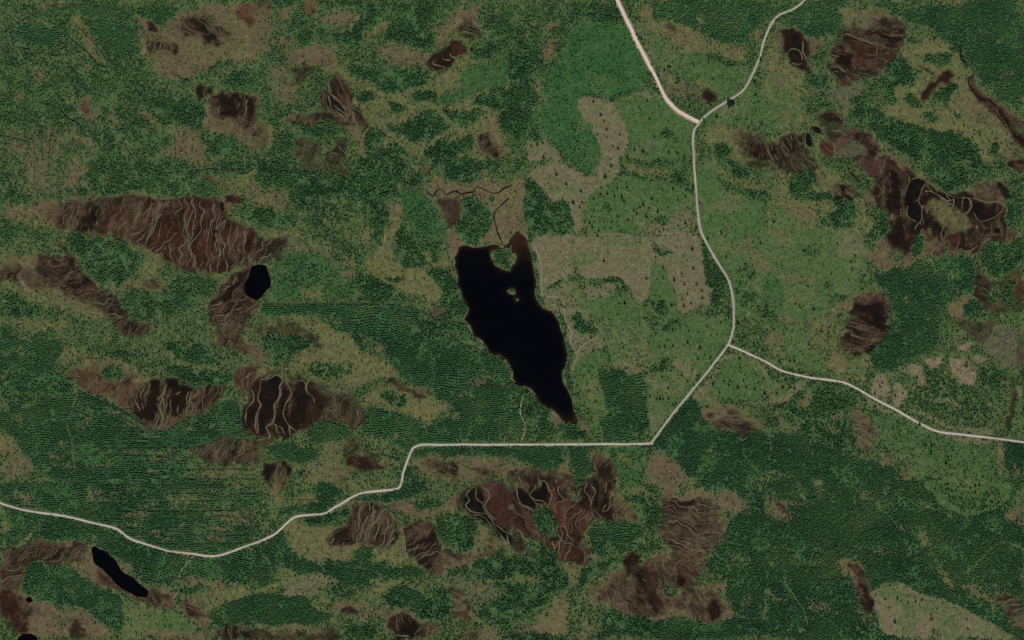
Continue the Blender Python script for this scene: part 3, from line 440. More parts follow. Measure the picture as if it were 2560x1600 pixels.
A('12','H','-60,240 0,230 90,350 80,430 0,440 -60,400',.7); A('12','H','1110,250 1160,240 1220,290 1130,300',.8); A('12','H','1250,430 1310,430 1330,540 1240,540',.7)
A('12','H','1700,30 1780,20 1740,60',.6); A('12','M','1900,200 2100,190 2150,250 1950,240',.6); A('12','M','1700,120 2000,100 2000,150 1720,150',.4); A('12','H','1950,660 2250,480 2300,470 2050,680',.6); A('12','H','2300,620 2350,580 2380,640',.8); A('12','H','2050,250 2150,250 2140,280 2060,280',.7)
A('12','M','980,740 1150,660 1300,630 1450,650 1620,760 1830,790 1860,870 1750,920 1600,910 1420,880 1300,870 1150,800 1000,840',1,MIRE,'yellow tongue of open mire pushing into the large plantation'); A('12','B','1230,560 1350,560 1450,640 1560,720 1520,720 1380,640 1250,600',.7); A('12','H','1470,620 1600,610 1660,710 1540,710',.7); A('12','F','1180,680 1380,690 1430,770 1320,840 1220,780',.9); A('12','W','950,560 1100,540 1100,620 980,650',.5)
A('12','P','500,1060 600,950 850,1000 860,1080 760,1150 560,1190',1); A('12','M','400,1130 520,1100 560,1200 450,1230 380,1190',.5)
A('12','H','450,1390 620,1350 620,1230 730,1150 850,1100 1000,1230 1040,1240 860,1240 840,1330 900,1400 1000,1450 900,1512 480,1512',.6); A('12','M','480,1400 630,1350 640,1240 800,1200 800,1380 700,1500 500,1500',.6)
A('12','P','130,1240 200,1190 330,1180 430,1240 580,1240 620,1330 440,1370 250,1350 150,1290',1,PLANT,'flat oval plantation block below the ridged black bog')
A('12','B','860,1290 1000,1230 1070,1250 1190,1330 1240,1370 1150,1400 1000,1380 880,1350',.85,BOG,'smooth dark brown bog left of the short sloping road section'); A('12','B','850,1200 900,1100 960,1060 1000,1190 920,1240 840,1300',.5,st=(20,7)); A('12','H','1160,1280 1320,1310 1340,1400 1240,1370',.7); A('12','O','870,1370 1000,1400 960,1450 880,1430',.3)
A('12','B','0,1130 130,1130 240,1140 60,1260 60,1330 0,1400',.7)
A('12','B','60,1430 100,1370 200,1360 300,1400 340,1460 320,1512 60,1512',.85,BOG,'rounded dark bog with hair-thin ridges below the flat oval plantation',st=(60,7)); A('13','B','90,0 280,0 290,70 210,120 110,80',.7,st=(20,7))
A('12','P','1500,1200 2419,1195 2419,1300 2150,1320 2000,1300 1850,1290 1650,1260 1480,1270',1)
A('12','H','1480,1280 1650,1260 2000,1310 2419,1330 2419,1512 1500,1512',.8); A('12','B','1580,1350 1700,1310 1850,1340 1930,1390 1870,1480 1750,1420',.7,BOG,'streaky dark bog just below the straight road',st=(-20,9)); A('12','B','2000,1390 2150,1410 2230,1460 2100,1450',.6); A('12','M','1600,1430 1720,1430 1850,1500 1700,1512',.5)
A('12','P','1310,1512 1330,1420 1450,1390 1560,1512',.9)
# ---- tile 22
A('22','F','440,0 480,0 540,130 570,260 600,340 540,440 520,540 560,640 590,760 640,870 700,910 600,870 580,740 530,650 470,540 520,380 500,200 470,90',1,STAND,'thin fringe of conifers along the right shore of the main lake')
A('22','C','480,0 560,0 600,130 830,130 880,230 850,300 640,350 590,440 540,520 560,420 600,330 560,200',.85,CUT,'sandy tan clearing with vehicle tracks beside the right shore of the lake'); A('22','F','550,10 680,0 770,90 640,140 560,60',.9); A('21','F','590,1480 660,1450 680,1512 590,1512',.8)
A('22','C','720,0 1300,0 1290,480 1200,520 1050,500 950,400 890,250 840,110',.55,CUT,'plain olive clearing with hardly any trees between lake and main road'); A('22','G','760,0 1300,0 1290,400 1150,420 950,380 880,200',.65); A('22','C','950,400 1250,440 1180,520 1050,500',.6)
A('22','M','650,590 760,600 790,760 900,880 860,880 760,800',.6); A('22','H','680,600 760,600 740,650',.5); A('22','Y','600,420 820,420 820,480 650,560',.4)
A('22','G','1300,0 2090,0 2060,160 2000,290 1850,470 1700,650 1500,880 1380,1030 1300,1120 1290,620 1300,480',1,CUT,'green felled triangle with scattered dark trees inside the bend of the main road')
A('22','C','1560,350 1640,360 1720,470 1830,470 1720,590 1640,520 1520,440',.75); A('22','C','1300,520 1340,560 1380,620 1310,640',.6); A('22','C','1340,560 1600,560 1640,700 1450,720',.25); A('22','C','1310,900 1350,900 1380,1030 1310,1060',.6)
A('22','F','1310,400 1420,380 1570,320 1530,450 1440,490 1340,450',.8,STAND,'open conifer clump next to the plantation corner in the green triangle'); A('22','F','1420,90 1480,0 1570,10 1590,70 1530,130 1440,120',.9,STAND,'round conifer clump in the upper part of the green triangle')
A('22','F','1660,640 1720,560 1780,500 1840,470 1760,600 1680,680',.35); A('22','F','1500,800 1580,760 1500,860',.5)
A('22','P','820,480 950,470 1060,510 1180,520 1300,490 1290,1150 860,1160 850,1060 800,920 940,910 900,780 840,620',1,PLANT,'straight-edged dark plantation block above the corner of the road',rows=8)
A('22','S','600,940 720,930 840,1050 860,1150 740,1150',.9); A('22','G','700,930 800,950 840,1060 760,1060',.5)
A('22','F','0,590 80,630 200,680 300,830 370,830 400,900 380,1080 450,1160 90,1150 130,1000 80,880 0,830',1,STAND,'coarse conifer wood at the lower left shore of the main lake'); A('22','Y','200,830 320,860 330,960 230,940',.5)
A('22','P','0,840 80,900 130,1000 90,1150 0,1150',1)
A('22','H','390,890 450,930 500,970 590,980 520,1000 440,1080 380,1060',.9,MIRE,'tan bank at the tapering lower tip of the main lake'); A('22','H','620,960 660,930 730,1030 720,1080 640,1040',.8); A('22','F','450,1040 580,1000 650,1060 730,1110 650,1150 430,1150',1)
A('22','C','1700,710 1850,570 1950,430 2050,330 2180,350 2419,440 2419,560 2300,400 2100,350 1990,430 1920,600 1820,730 1740,755',.85)
A('22','G','1920,590 2000,440 2100,350 2300,390 2419,560 2419,780 2250,760 2100,750 1950,720 1850,700',1,CUT,'green felled corner thickly dotted with dark trees below the eastern road fork')
A('32','G','0,600 180,610 190,700 100,750 0,770',.95)
A('22','M','1780,750 1860,700 1930,760 2000,830 2120,830 2200,850 2300,960 2419,1050 2300,1060 2100,840 1850,830',.8); A('22','F','1910,740 2050,730 2120,780 2000,830',.6); A('22','C','2120,760 2419,780 2419,830 2200,800',.5)
A('22','H','1800,830 1900,820 2100,830 2200,860 2300,960 2400,1030 2280,1090 2100,1080 1950,1060 1880,960 1830,900',.9); A('22','B','1840,900 1890,860 1920,900 1880,930',.7)
A('22','B','2050,880 2150,880 2270,960 2260,1080 2150,1060 1920,1000 1890,970 2070,950',.6,BOG,'purplish brown bog with a pale looping ridge below the eastern road',st=(-8,9))
A('22','P','1310,1160 1500,940 1680,740 1770,770 1800,870 1870,960 1920,1060 2150,1080 2400,1050 2419,1512 1720,1512 1600,1360 1460,1200 1330,1190',1,PLANT,'large dark plantation below the slanting road section'); A('22','H','2130,1110 2200,1100 2190,1170 2140,1160',.8); A('22','M','1730,980 1780,950 1780,1030',.6); A('22','F','1780,1100 2000,1180 1950,1300 1850,1250',.5)
A('22','H','1290,1300 1340,1250 1430,1200 1540,1310 1630,1430 1720,1512 1310,1512',1,MIRE,'pale tan heath tongue directly below the sharp road corner'); A('23','H','1290,0 1730,0 1830,80 1900,220 1600,160 1380,180',.95)
A('22','P','0,1190 490,1190 480,1330 400,1420 250,1430 160,1370 0,1290',1,PLANT,'flat-topped plantation hanging below the straight road'); A('22','P','510,1200 710,1200 760,1350 740,1450 600,1512 540,1400',1,PLANT,'wedge-shaped plantation below the straight road')
A('22','H','710,1200 820,1210 900,1310 990,1450 1000,1512 740,1512 760,1350',.9); A('22','B','750,1330 830,1270 900,1360 980,1512 760,1512 740,1440',.8,BOG,'upright brown bog wedge rising toward the straight road',st=(80,8))
A('22','Y','860,1210 1300,1190 1300,1512 1000,1512 960,1350',.8); A('22','F','880,1240 980,1240 980,1340 920,1320',.6); A('22','M','1000,1290 1150,1320 1150,1400 1050,1420 1000,1340',.6); A('22','F','1180,1350 1290,1300 1290,1500 1200,1500',.4)
A('22','H','0,1380 200,1380 300,1480 320,1512 0,1512',.9); A('22','H','350,1512 420,1400 490,1340 560,1440 560,1512',.9); A('22','B','200,1460 300,1480 320,1512 200,1512',.6)
# ---- tile 32
A('32','G','200,130 380,130 400,300 550,350 560,480 300,500 150,440 180,250',.8); A('32','H','490,30 560,40 560,100 490,90',.7); A('32','H','0,130 130,150 140,230 60,250 0,200',.7); A('31','H','100,1430 220,1450 230,1512 100,1512',.7)
A('32','F','480,130 560,200 640,250 550,200',.5); A('32','F','380,480 640,530 500,540 380,520',.6)
A('32','B','740,0 1110,0 1090,100 1040,160 1000,230 960,320 800,330 680,280 700,230 740,120',.95,BOG,'ribbed black bog of thin pale cross ridges left of the large plantation',st=(-8,7)); A('31','K','960,1400 1060,1420 1090,1512 980,1512',.6); A('32','K','900,0 1060,0 1050,60 960,60',.6); A('32','K','850,90 1000,120 980,200 880,180',.4)
A('32','M','580,250 680,280 830,350 940,350 970,440 900,600 860,630 760,580 650,520 580,420',.9); A('32','H','570,330 660,290 720,350 700,460 600,440',.6); A('32','G','820,350 900,350 880,560 780,520',.6)
for s,lab in (('1440,370 1560,370 1640,330 1650,430 1560,440 1500,430','tan bare patch shaped like a bent bar right of the large plantation'),('1280,450 1400,450 1460,510 1490,590 1430,600 1330,530','slanting tan bare patch beside the plantation tip'),
              ('1740,370 1850,380 1920,470 1970,540 1960,620 1880,620 1800,540','largest bare tan patch among scattered green scrub'),('1790,240 1890,210 1930,250 1890,310 1800,310','small bare tan patch nearest the olive wet mire'),
              ('940,600 1000,530 1110,540 1140,700 1080,750 950,690','bare tan field on the upper side of the eastern road'),('1150,570 1220,580 1290,650 1300,750 1240,830 1170,760','bare tan strip next to the field by the eastern road')):
    A('32','E',s,.95,CUT,lab)
A('32','E','1930,360 2030,340 2090,380 2010,450',.7); A('32','C','1580,750 1700,740 1830,820 1800,850 1700,800 1590,810',.8); A('32','C','2310,640 2400,630 2400,740 2340,780',.85)
for s in ('1330,700 1400,690 1460,760 1350,830 1300,780','2000,480 2120,420 2200,500 2200,600 2080,650','1470,460 1640,450 1600,560 1500,520','1140,570 1160,580 1170,680 1150,700'): A('32','F',s,.65)
A('32','W','1780,100 2000,150 2100,0 2419,0 2419,350 2330,440 2150,380 2050,280 1880,180',.85,MIRE,'smoky olive wet mire at the right edge'); A('32','G','2200,0 2419,0 2419,60 2250,40',.5); A('32','B','1740,0 2000,40 2120,0 2100,100 2000,220 1900,180 1780,80',.55)
A('31','M','1820,1400 2000,1350 2050,1512 1880,1512',.3)
A('32','B','2250,530 2300,540 2340,760 2350,800 2320,1050 2280,1060 2280,850',.6); A('32','B','2419,150 2419,350 2330,380 2380,250',.6); A('32','G','2340,800 2419,650 2419,1100 2330,1060',.6)
A('32','Y','1000,870 1100,880 1300,980 1530,1090 1700,1150 1900,1180 2110,1200 2150,1400 2150,1512 1400,1512 1380,1350 1180,1250 1020,1200 1000,1000',.6); A('32','G','1000,870 1300,960 1600,1100 1900,1190 2100,1210 2150,1512 1450,1512 1380,1350 1020,1180',.5,CUT,'regrowing green slope with scattered dark trees below the eastern road')
A('32','C','1300,850 1450,890 1600,1000 1800,1030 2110,1030 2130,1090 1900,1080 1620,1040 1480,960',.85); A('32','C','880,690 960,740 1200,870 1450,1010 1600,1060 1900,1110 2110,1130 2110,1190 1900,1170 1700,1140 1540,1080 1300,960 1100,870 900,770',.85)
A('32','H','780,830 850,800 920,870 970,970 1000,1100 990,1280 940,1300 860,1180 840,1050 770,930',.95,BOG,'upright tongue of ribbed tan heath below the eastern road',st=(-22,5))
A('32','P','0,1080 200,1060 380,1150 600,1200 850,1300 1050,1400 1200,1400 1380,1512 0,1512',1)
A('32','H','300,770 420,710 450,730 340,850',.85); A('32','H','590,890 680,830 700,900 620,940',.8); A('32','H','550,980 680,1000 700,1120 600,1080',.6); A('32','H','0,880 150,850 250,950 230,1050 0,1020',.4); A('32','H','600,640 720,620 740,740 640,700',.35)
A('32','C','200,650 250,600 370,560 300,700 200,760 0,830 0,790 170,720',.9)
A('32','H','1030,1210 1080,1200 1080,1250 1040,1250',.8); A('32','H','1040,1270 1100,1290 1190,1370 1160,1400 1060,1390',.8); A('32','M','1250,1420 1380,1400 1390,1512 1270,1500',.8); A('33','M','1270,0 1400,0 1400,30',.8); A('32','M','1590,1170 1650,1150 1660,1260 1600,1260',.6); A('32','H','1180,1180 1260,1180 1250,1220',.5)
A('32','M','2150,1170 2210,1170 2220,1400 2210,1450 2150,1350',.9); A('32','P','2240,1180 2419,1160 2419,1512 2300,1512 2230,1350',.95); A('32','H','2280,1330 2340,1350 2390,1480 2370,1500',.9,BOG,'thin reddish sliver of bog in dark forest near the right edge')
# ---- tile 03
A('03','P','0,0 2419,0 2419,560 2100,700 2000,710 1560,650 1200,540 1100,460 600,330 200,270 0,200',.95,rows=1)
for s,a in (('130,100 190,120 280,240 240,250 150,160',.9),('800,70 1020,80 1010,110 860,130 1020,150 1000,180 830,195',.85),('1900,300 2419,290 2419,345 2000,345',.85),('2000,370 2419,360 2419,410 2100,410',.8),('1170,310 1400,310 1410,350 1200,360',.8),('880,340 940,340 940,370 890,370',.8),('1950,450 2200,450 2150,490 1980,490',.8),('1450,480 1540,480 1530,510 1460,510',.8),('2170,60 2260,20 2240,100',.7),('1480,540 1640,540 1620,570 1490,570',.7),('1950,540 2160,530 2140,570 1960,580',.75),('1700,100 2000,92 2010,122 1720,124',.6),('2050,100 2300,95 2300,120 2060,122',.6),('1300,230 1500,222 1500,262 1320,268',.5),('1050,420 1300,410 1300,436 1080,440',.5)): A('03','H',s,a)
A('03','M','1540,160 1930,150 1930,250 1580,250',.85); A('03','M','1970,200 2300,200 2200,260 1980,260',.4)
A('03','P','0,230 200,290 600,360 1080,470 1200,560 1560,670 2000,730 2100,720 2419,600 2419,1000 2200,980 1650,930 1600,1000 1380,960 1300,900 1150,750 1050,700 950,640 750,560 560,570 300,600 0,650',.95,PLANT,'green plantation filling the bend below the lower left road',rows=-20)
A('03','M','0,390 90,400 80,500 0,530',.9); A('03','M','150,560 340,460 360,490 280,560 180,620',.9); A('03','H','630,420 700,410 690,450',.6)
A('03','H','0,680 180,660 300,600 560,590 740,550 870,580 860,650 900,800 960,850 1150,1010 1390,1120 1430,1030 1650,1020 1640,1150 1580,1270 1430,1230 1250,1150 1140,1100 900,980 820,940 680,830 560,800 380,780 270,790 230,900 190,1040 280,1150 500,1190 700,1220 850,1250 950,1400 1130,1512 0,1512',.95,MIRE,'brown heath wrapped around the elongated slanting pond')
A('03','B','0,690 330,620 700,590 880,640 700,820 300,770 180,900 150,1050 300,1200 240,1420 0,1420',.45,st=(35,9)); A('03','B','880,800 1400,1130 1640,1060 1560,1240 1380,1200 1150,1080',.4,st=(-40,9))
A('03','H','1110,750 1200,750 1260,850 1180,850',.9); A('03','M','560,570 690,580 680,640 600,640',.5)
A('03','B','0,680 100,680 320,620 400,640 600,680 560,780 300,770 150,780 80,760',.6,BOG,'brown curving bog above the tongue-shaped plantation',st=(40,8)); A('03','B','690,580 750,560 790,620 700,660',.5)
A('03','D','900,800 960,850 1150,1020 1180,1060 1000,990 930,900',.7); A('03','R','0,800 40,830 100,920 40,970 0,920',.9)
A('03','D','0,1040 120,1030 150,1190 200,1300 260,1420 180,1470 100,1300 0,1300',1,BOG,'dark red-brown bog at the lower left corner'); A('03','K','20,1180 120,1200 230,1400 180,1450 100,1300',.5)
A('03','B','1400,1040 1530,1060 1500,1200 1400,1190',.5); A('03','F','480,1250 660,1280 640,1400 560,1400',.35); A('03','B','680,1350 740,1340 760,1420 850,1450 850,1512 680,1512',.7); A('03','S','0,1380 80,1440 80,1512 0,1512',.6)
A('03','P','240,900 280,800 420,780 560,810 700,860 820,960 1000,1040 1160,1140 1150,1300 1140,1430 1000,1400 900,1300 840,1220 640,1170 420,1170 300,1130 200,1040',1,PLANT,'tongue-shaped plantation left of the elongated slanting pond',rows=-28)
A('03','G','1160,1140 1300,1180 1450,1240 1580,1280 1700,1240 1870,1400 1850,1440 1600,1400 1500,1440 1430,1500 1100,1500 1140,1430',.9,CUT,'smooth green clearing below the elongated slanting pond')
A('03','H','1640,940 2150,960 2200,1000 1930,1160 1850,1130 1720,1100 1990,1060 1950,1020 1700,990',.9); A('03','M','1930,1160 2200,1000 2400,1030 2419,1080 2300,1150 2050,1180 2000,1220',.9); A('03','F','1690,1010 1940,1000 1960,1050 1720,1080',.9)
A('03','H','1720,1110 1830,1110 1900,1190 2000,1210 2010,1390 1900,1380 1880,1300 1800,1290 1700,1230',.9,st=(-30,8)); A('03','B','1750,1180 1800,1180 1890,1280 1870,1300 1780,1250',.7)
A('03','P','2010,1200 2200,1160 2380,1100 2419,1090 2419,1390 2200,1380 2030,1380',1); A('13','P','-20,1090 150,1080 260,1150 360,1100 500,1110 560,1170 700,1280 710,1340 300,1370 -20,1370',1,PLANT,'dark humpbacked plantation along the lower edge')
A('03','H','1430,1500 1570,1400 1650,1380 1750,1430 1900,1430 2030,1400 2050,1512',.9)
A('03','B','2050,1400 2419,1400 2419,1512 2040,1512',.75,BOG,'brown bog with upright ridges under the humpbacked plantation',st=(86,10))
# ---- tile 13
A('23','H','0,0 420,0 380,100 230,60 100,80 0,60',.8)
A('23','B','0,0 420,0 1000,0 1000,120 1200,260 1220,360 900,400 720,420 640,560 690,780 460,770 260,560 0,480',.75,st=(80,11)); A('13','B','1900,150 2140,0 2419,0 2419,660 2200,420 1960,290',.5)
A('13','P','0,600 160,540 260,480 330,660 560,750 620,800 670,780 1000,800 1210,790 1230,830 1400,840 1550,830 1600,900 1500,920 1300,950 1080,950 1100,1030 950,1060 880,980 730,960 640,870 350,850 150,850 130,1000 0,1030',1,PLANT,'long plantation with pale curved tracks below the lower left road')
A('13','P','640,800 670,720 1000,800 1210,790 1230,830 900,840',.9)
A('13','P','230,330 250,280 520,250 620,180 520,70 640,10 750,60 900,120 780,190 650,310',1); A('13','M','320,170 620,140 600,250 450,250 330,220',.8); A('13','H','90,0 280,0 290,80 220,130 320,220 250,250 90,200',.8); A('13','S','0,300 220,330 200,400 0,390',.7)
A('13','M','760,0 1330,0 1300,80 1000,110 900,100',.7)
A('13','F','450,340 640,330 880,200 890,280 840,360 640,440 500,430',1)
A('13','H','780,590 960,580 960,640 800,640',.6); A('13','H','640,540 930,190 1320,330 1300,600 1100,660 700,600',.5)
A('13','B','640,540 870,370 930,200 1080,210 1180,230 1280,320 1350,450 1370,520 1240,640 1150,660 1100,600 980,580 850,560 750,600',.7,BOG,'fan-shaped brown bog with long slanted ridges under the lower road',st=(62,11))
A('13','U','870,370 950,230 1040,220 1000,400 940,530 870,540',.6); A('13','B','1100,400 1160,380 1110,500 1080,480',.8)
for s in ('1070,210 1070,300 1010,450 970,570','1110,230 1100,400 1050,540','1200,260 1150,400 1170,450 1110,560','1230,340 1250,420 1180,520','1340,440 1280,520'): L('13',s)
A('13','P','920,700 1000,630 1090,650 1080,760 1000,790 930,740',1)
A('13','B','1390,520 1500,370 1600,390 1650,470 1760,650 1680,780 1720,870 1650,900 1560,800 1470,720 1380,690 1440,600',.95,BOG,'slanting black bog of thin curved ridges beside the large round conifer stand',st=(38,8)); A('13','K','1400,620 1530,560 1660,760 1680,830 1560,780 1450,700',.5)
A('13','M','1640,450 1720,350 1850,290 2010,310 2110,380 2110,480 2050,620 1950,690 1820,680 1730,590',.9); A('13','F','1650,460 1720,360 1850,300 2000,320 2090,380 2090,470 2040,600 1950,670 1830,660 1740,580',1,STAND,'large round conifer stand between two black bogs')
A('13','H','1760,660 1950,690 2080,560 2140,400 2250,470 2350,600 2400,670 2250,700 2100,750 2030,800 1830,830 1750,900 1700,870 1690,780',.9); A('13','B','1760,650 1900,690 2030,680 1900,750 1790,720',.5); A('13','R','2050,700 2330,660 2330,700 2070,760',.5); A('13','F','2070,620 2230,620 2250,660 2100,660',.7)
A('13','F','1790,890 1830,820 2000,810 2040,850 1970,910',.9); A('13','F','2040,820 2130,730 2400,690 2419,900 2300,950 2150,930 2060,880',1); A('23','F','0,720 130,740 250,640 320,620 400,700 430,830 520,900 500,1030 330,1070 270,950 260,880 0,870',1,STAND,'dark conifer wood below the olive-black pool'); 
A('13','U','2150,0 2419,0 2419,500 2370,480 2220,330 2190,230 2200,130 2140,40',.9); A('23','U','0,0 40,60 40,150 80,240 180,290 240,350 260,450 330,550 150,500 0,470',.95,BOG,'purple-brown bog flat surrounded by black pools',st=(-50,16,1.4))
A('13','P2','2190,250 2200,180 2380,120 2419,120 2419,480 2300,420',.9); A('23','P2','0,330 130,330 170,470 110,490 0,440',.9)
A('13','K','1960,170 2000,130 2060,50 2140,50 2190,150 2170,250 2200,320 2290,400 2370,490 2419,500 2419,650 2370,600 2290,500 2200,400 2090,340 1990,280',1,POOL,'black forked pool outlined by cream ridges at the left end of the purple bog')
for s in ('1990,130 2020,190 1980,240 2030,290 2130,310 2190,320 2260,420 2370,500 2419,510','2080,70 2070,150 2130,210 2160,270 2190,320','2140,50 2200,140 2170,250','2040,330 2150,350 2250,450 2330,540 2400,640','2370,510 2390,620'): L('13',s)
A('13','M','2390,240 2419,220 2419,290 2400,290',.8); A('23','M','0,230 20,240 20,280 0,290',.8)
A('13','F','1490,230 1600,210 1730,180 1740,260 1580,290',.9); A('13','P','1380,80 1600,0 1600,100 1440,180 1200,190 1000,160 1000,130 1330,100',.9); A('13','F','1320,330 1440,380 1440,440 1360,430',.7)
A('13','C','210,1060 300,940 420,880 560,870 640,880 720,950 640,1040 520,1090 350,1100 260,1140',.75,CUT,'grey-tan harrowed clearing between plantations near the lower edge'); A('13','W','300,960 560,880 640,960 400,1060',.4)
A('13','M','130,860 450,860 300,950 200,1050 0,1060 0,1030 130,1000',.8); A('13','G','130,860 330,870 280,950 180,960',.5)
A('13','F','700,960 900,1000 1080,1070 900,1080 740,1170 680,1080',.9); A('13','M','1080,970 1430,960 1440,1010 1330,1030 1220,1120 1000,1080 1100,1040',.9); A('13','M','540,1120 700,1100 720,1200 600,1200',.7); A('13','G','1000,1100 1200,1090 1150,1190 1020,1180',.7)
A('13','P','1220,1150 1330,1040 1500,1010 1570,1120 1600,1240 1400,1200 1220,1190',1); A('13','F','1560,1050 1700,970 1810,1060 1820,1150 1870,1290 1700,1320 1550,1300 1440,1230 1600,1240',1,STAND,'coarse conifer stand left of the ribbed pinkish bog')
A('13','H','720,1260 780,1150 920,1150 950,1190 1150,1240 1430,1230 1530,1330 1750,1380 1740,1480 1500,1490 1270,1440 1200,1360 1180,1280 1020,1270 780,1290',.9); A('13','B','790,1270 870,1190 1010,1250 860,1270',.8,BOG,'small dark smear of bog in tan heath left of the canoe-shaped bog')
A('13','B','1230,1400 1250,1300 1350,1260 1440,1320 1560,1370 1680,1360 1730,1400 1680,1480 1500,1480 1370,1470 1290,1440',1,BOG,'canoe-shaped dark brown bog at the lower edge',st=(75,15,1.4)); A('13','K','1300,1370 1500,1400 1640,1400 1600,1470 1400,1460',.5)
for s in ('1230,1360 1250,1420 1330,1460 1450,1480','1620,1370 1630,1420 1610,1480','1700,1380 1660,1440 1650,1490'): L('13',s)
A('13','B','0,1420 150,1450 330,1430 450,1480 560,1450 700,1420 840,1512 0,1512',.7,BOG,'long dull purple-brown bog on the lower edge below the humpbacked plantation'); A('13','H','0,1380 500,1370 700,1390 560,1450 300,1440',.9)
A('13','F','820,1380 1000,1360 1130,1450 1100,1512 860,1512',.9)
A('13','H','1780,1000 1880,1010 1960,1060 2050,1180 2050,1260 2110,1290 2100,1310 1880,1300 1820,1140',.95,BOG,'ribbed pinkish bog with crowded fine ridges between conifer stands',st=(-14,6)); A('13','B','1800,1000 1920,1010 1960,1080 1850,1090',.7); A('13','B','1990,1100 2050,1180 2040,1250 1980,1200',.7)
A('13','W','1760,920 2040,900 2150,980 2200,1030 2300,1060 2330,1120 2150,1180 2110,1260 2000,1100',.6); A('13','H','2090,960 2200,1020 2150,1100 2080,1060',.5); A('13','M','2060,920 2200,1000 2419,920 2419,950 2230,1020 2120,1000',.7)
A('13','F','2150,1200 2280,1160 2419,1100 2419,1450 2300,1390 2130,1310',1); A('13','F','2230,1010 2419,940 2419,1100 2330,1060',.9); A('13','H','1880,1400 2150,1400 2300,1400 2380,1512 1830,1512',.8); A('13','B','1900,1450 2100,1430 2100,1512 1900,1512',.4)
# ---- tile 23
A('22','B','740,1360 900,1300 1000,1512 740,1512',.5,st=(82,9)); A('22','B','0,1440 200,1420 560,1470 560,1512 0,1512',.5,st=(75,9))
A('23','K','40,60 120,80 170,150 230,200 250,270 240,330 170,260 80,230 40,150',1,POOL,'black pool slanting down beside the narrow conifer island'); A('23','K','170,130 230,70 280,0 320,10 370,150 350,230 260,200 210,190',1,POOL,'olive-black rounded pool above the narrow conifer island')
A('23','GK','0,500 60,480 120,560 140,650 90,710 0,680',1,POOL,'olive-green murky pool at the lower end of the purple bog')
for s in ('40,60 45,150 80,230 160,260 200,300 240,330','230,60 170,140 210,190 290,200 350,240','320,20 370,150 350,240','0,490 60,480 120,560 180,590','0,680 90,715 130,680','430,60 440,120 500,200'): L('23',s)
A('23','R','360,60 420,0 440,100 500,200 560,220 640,250 720,280 730,400 700,520 640,530 560,480 420,430 380,330 350,240 370,150',.8,BOG,'mottled red bog right of the narrow conifer island',st=(72,13,1.4)); A('23','U','420,220 560,230 640,300 560,360 440,330',.5)
A('23','B','420,20 520,40 530,130 500,200 440,110',.7); A('23','B','640,130 700,20 720,0 990,0 1000,80 950,140 960,200 910,350 850,370 760,350 700,250 660,200',1,BOG,'dark upright bog with narrow winding ridges above the long oval plantation'); A('22','B','760,1450 980,1450 990,1512 760,1512',.9)
A('23','K','750,20 820,0 830,120 810,250 770,260 760,200 790,110',.9,POOL,'black pool in the middle of the dark upright bog'); A('23','D','650,150 690,100 740,230 720,260 660,200',.9)
A('23','K','880,30 960,20 940,200 900,330 850,350 860,200',.75); A('23','K','650,140 700,60 720,160 740,240 690,220',.6); A('22','K','790,1420 860,1330 960,1480 960,1512 800,1512',.65); A('23','K','380,20 430,20 500,180 460,200',.7); A('23','K','100,330 160,360 150,470 60,440 20,380',.4)
for s in ('710,20 690,90 720,150 745,230 740,260 800,310 850,370','750,50 790,110 750,200 745,240','890,230 860,300 900,280 920,220','960,100 930,180 940,240','900,20 880,120'): L('23',s)
A('23','F','520,120 640,120 640,200 580,220 520,180',1); A('23','F','560,0 720,0 640,60 560,60',.8)
A('23','H','960,80 1060,90 1210,260 1220,340 1160,380 1100,370 960,350 960,200',.9,st=(84,8)); A('23','R','960,220 1150,270 1100,340 980,330',.4); A('23','R','1140,320 1200,320 1190,370 1150,370',.8); A('23','M','930,90 1060,90 1200,250 1060,180',.7)
A('23','F','250,240 310,210 340,250 380,340 410,500 370,540 320,540 260,430',1,STAND,'narrow upright conifer island in the red and purple bogs'); A('23','M','240,220 330,200 330,260 260,290',.6)
A('23','M','700,520 780,440 1050,370 1150,390 1240,440 1260,640 1200,680 1000,680 860,720 690,660 640,570',.9); A('23','P','700,560 760,450 1050,380 1200,420 1250,470 1240,580 960,610 720,590',1,PLANT,'long oval plantation with neat curved planting rows',rows=5); A('23','F','700,600 1000,610 1260,580 1260,660 1080,670 860,720 690,660',.9)
A('23','D','410,440 470,430 540,500 620,580 560,610 450,570',.9,POOL,'rust brown hollow between red bog and long oval plantation'); L('23','410,440 510,450 540,530 600,580')
A('23','D','565,640 640,630 690,690 690,790 650,810 580,770',1,POOL,'small upright dark brown pool left of a grey fan of mire'); A('23','K','580,660 640,650 670,720 650,800 600,770',.5); A('23','R','260,480 420,590 550,640 560,760 440,770 380,650',.6); A('23','S','140,520 300,560 260,640 140,620',.7); A('23','B','100,680 240,690 200,740 120,730',.6)
A('23','W','690,680 860,720 870,750 700,770',.8); A('23','H','420,780 600,800 620,870 500,870',.7)
A('23','H','500,1010 540,880 620,860 630,1020',.8); A('23','H','40,1390 200,1350 300,1250 400,1080 500,1050 520,1150 480,1300 490,1440 250,1440',.95,MIRE,'pinkish Y-shaped heath near the lower edge'); A('23','M','0,880 200,900 260,980 150,1000',.8); A('23','F','0,990 200,1000 340,1120 260,1230 0,1280',1)
A('23','F','1190,130 1290,120 1380,270 1460,320 1470,430 1380,500 1290,430 1240,330 1200,240',1,STAND,'upright conifer stand left of the bog with pale cross ridges'); A('23','F','1280,80 1350,30 1430,70 1430,150 1350,150',.8); A('23','M','1080,60 1260,50 1280,120 1180,130 1100,100',.6); A('23','Y','1000,0 1290,0 1250,60 1080,50',.7)
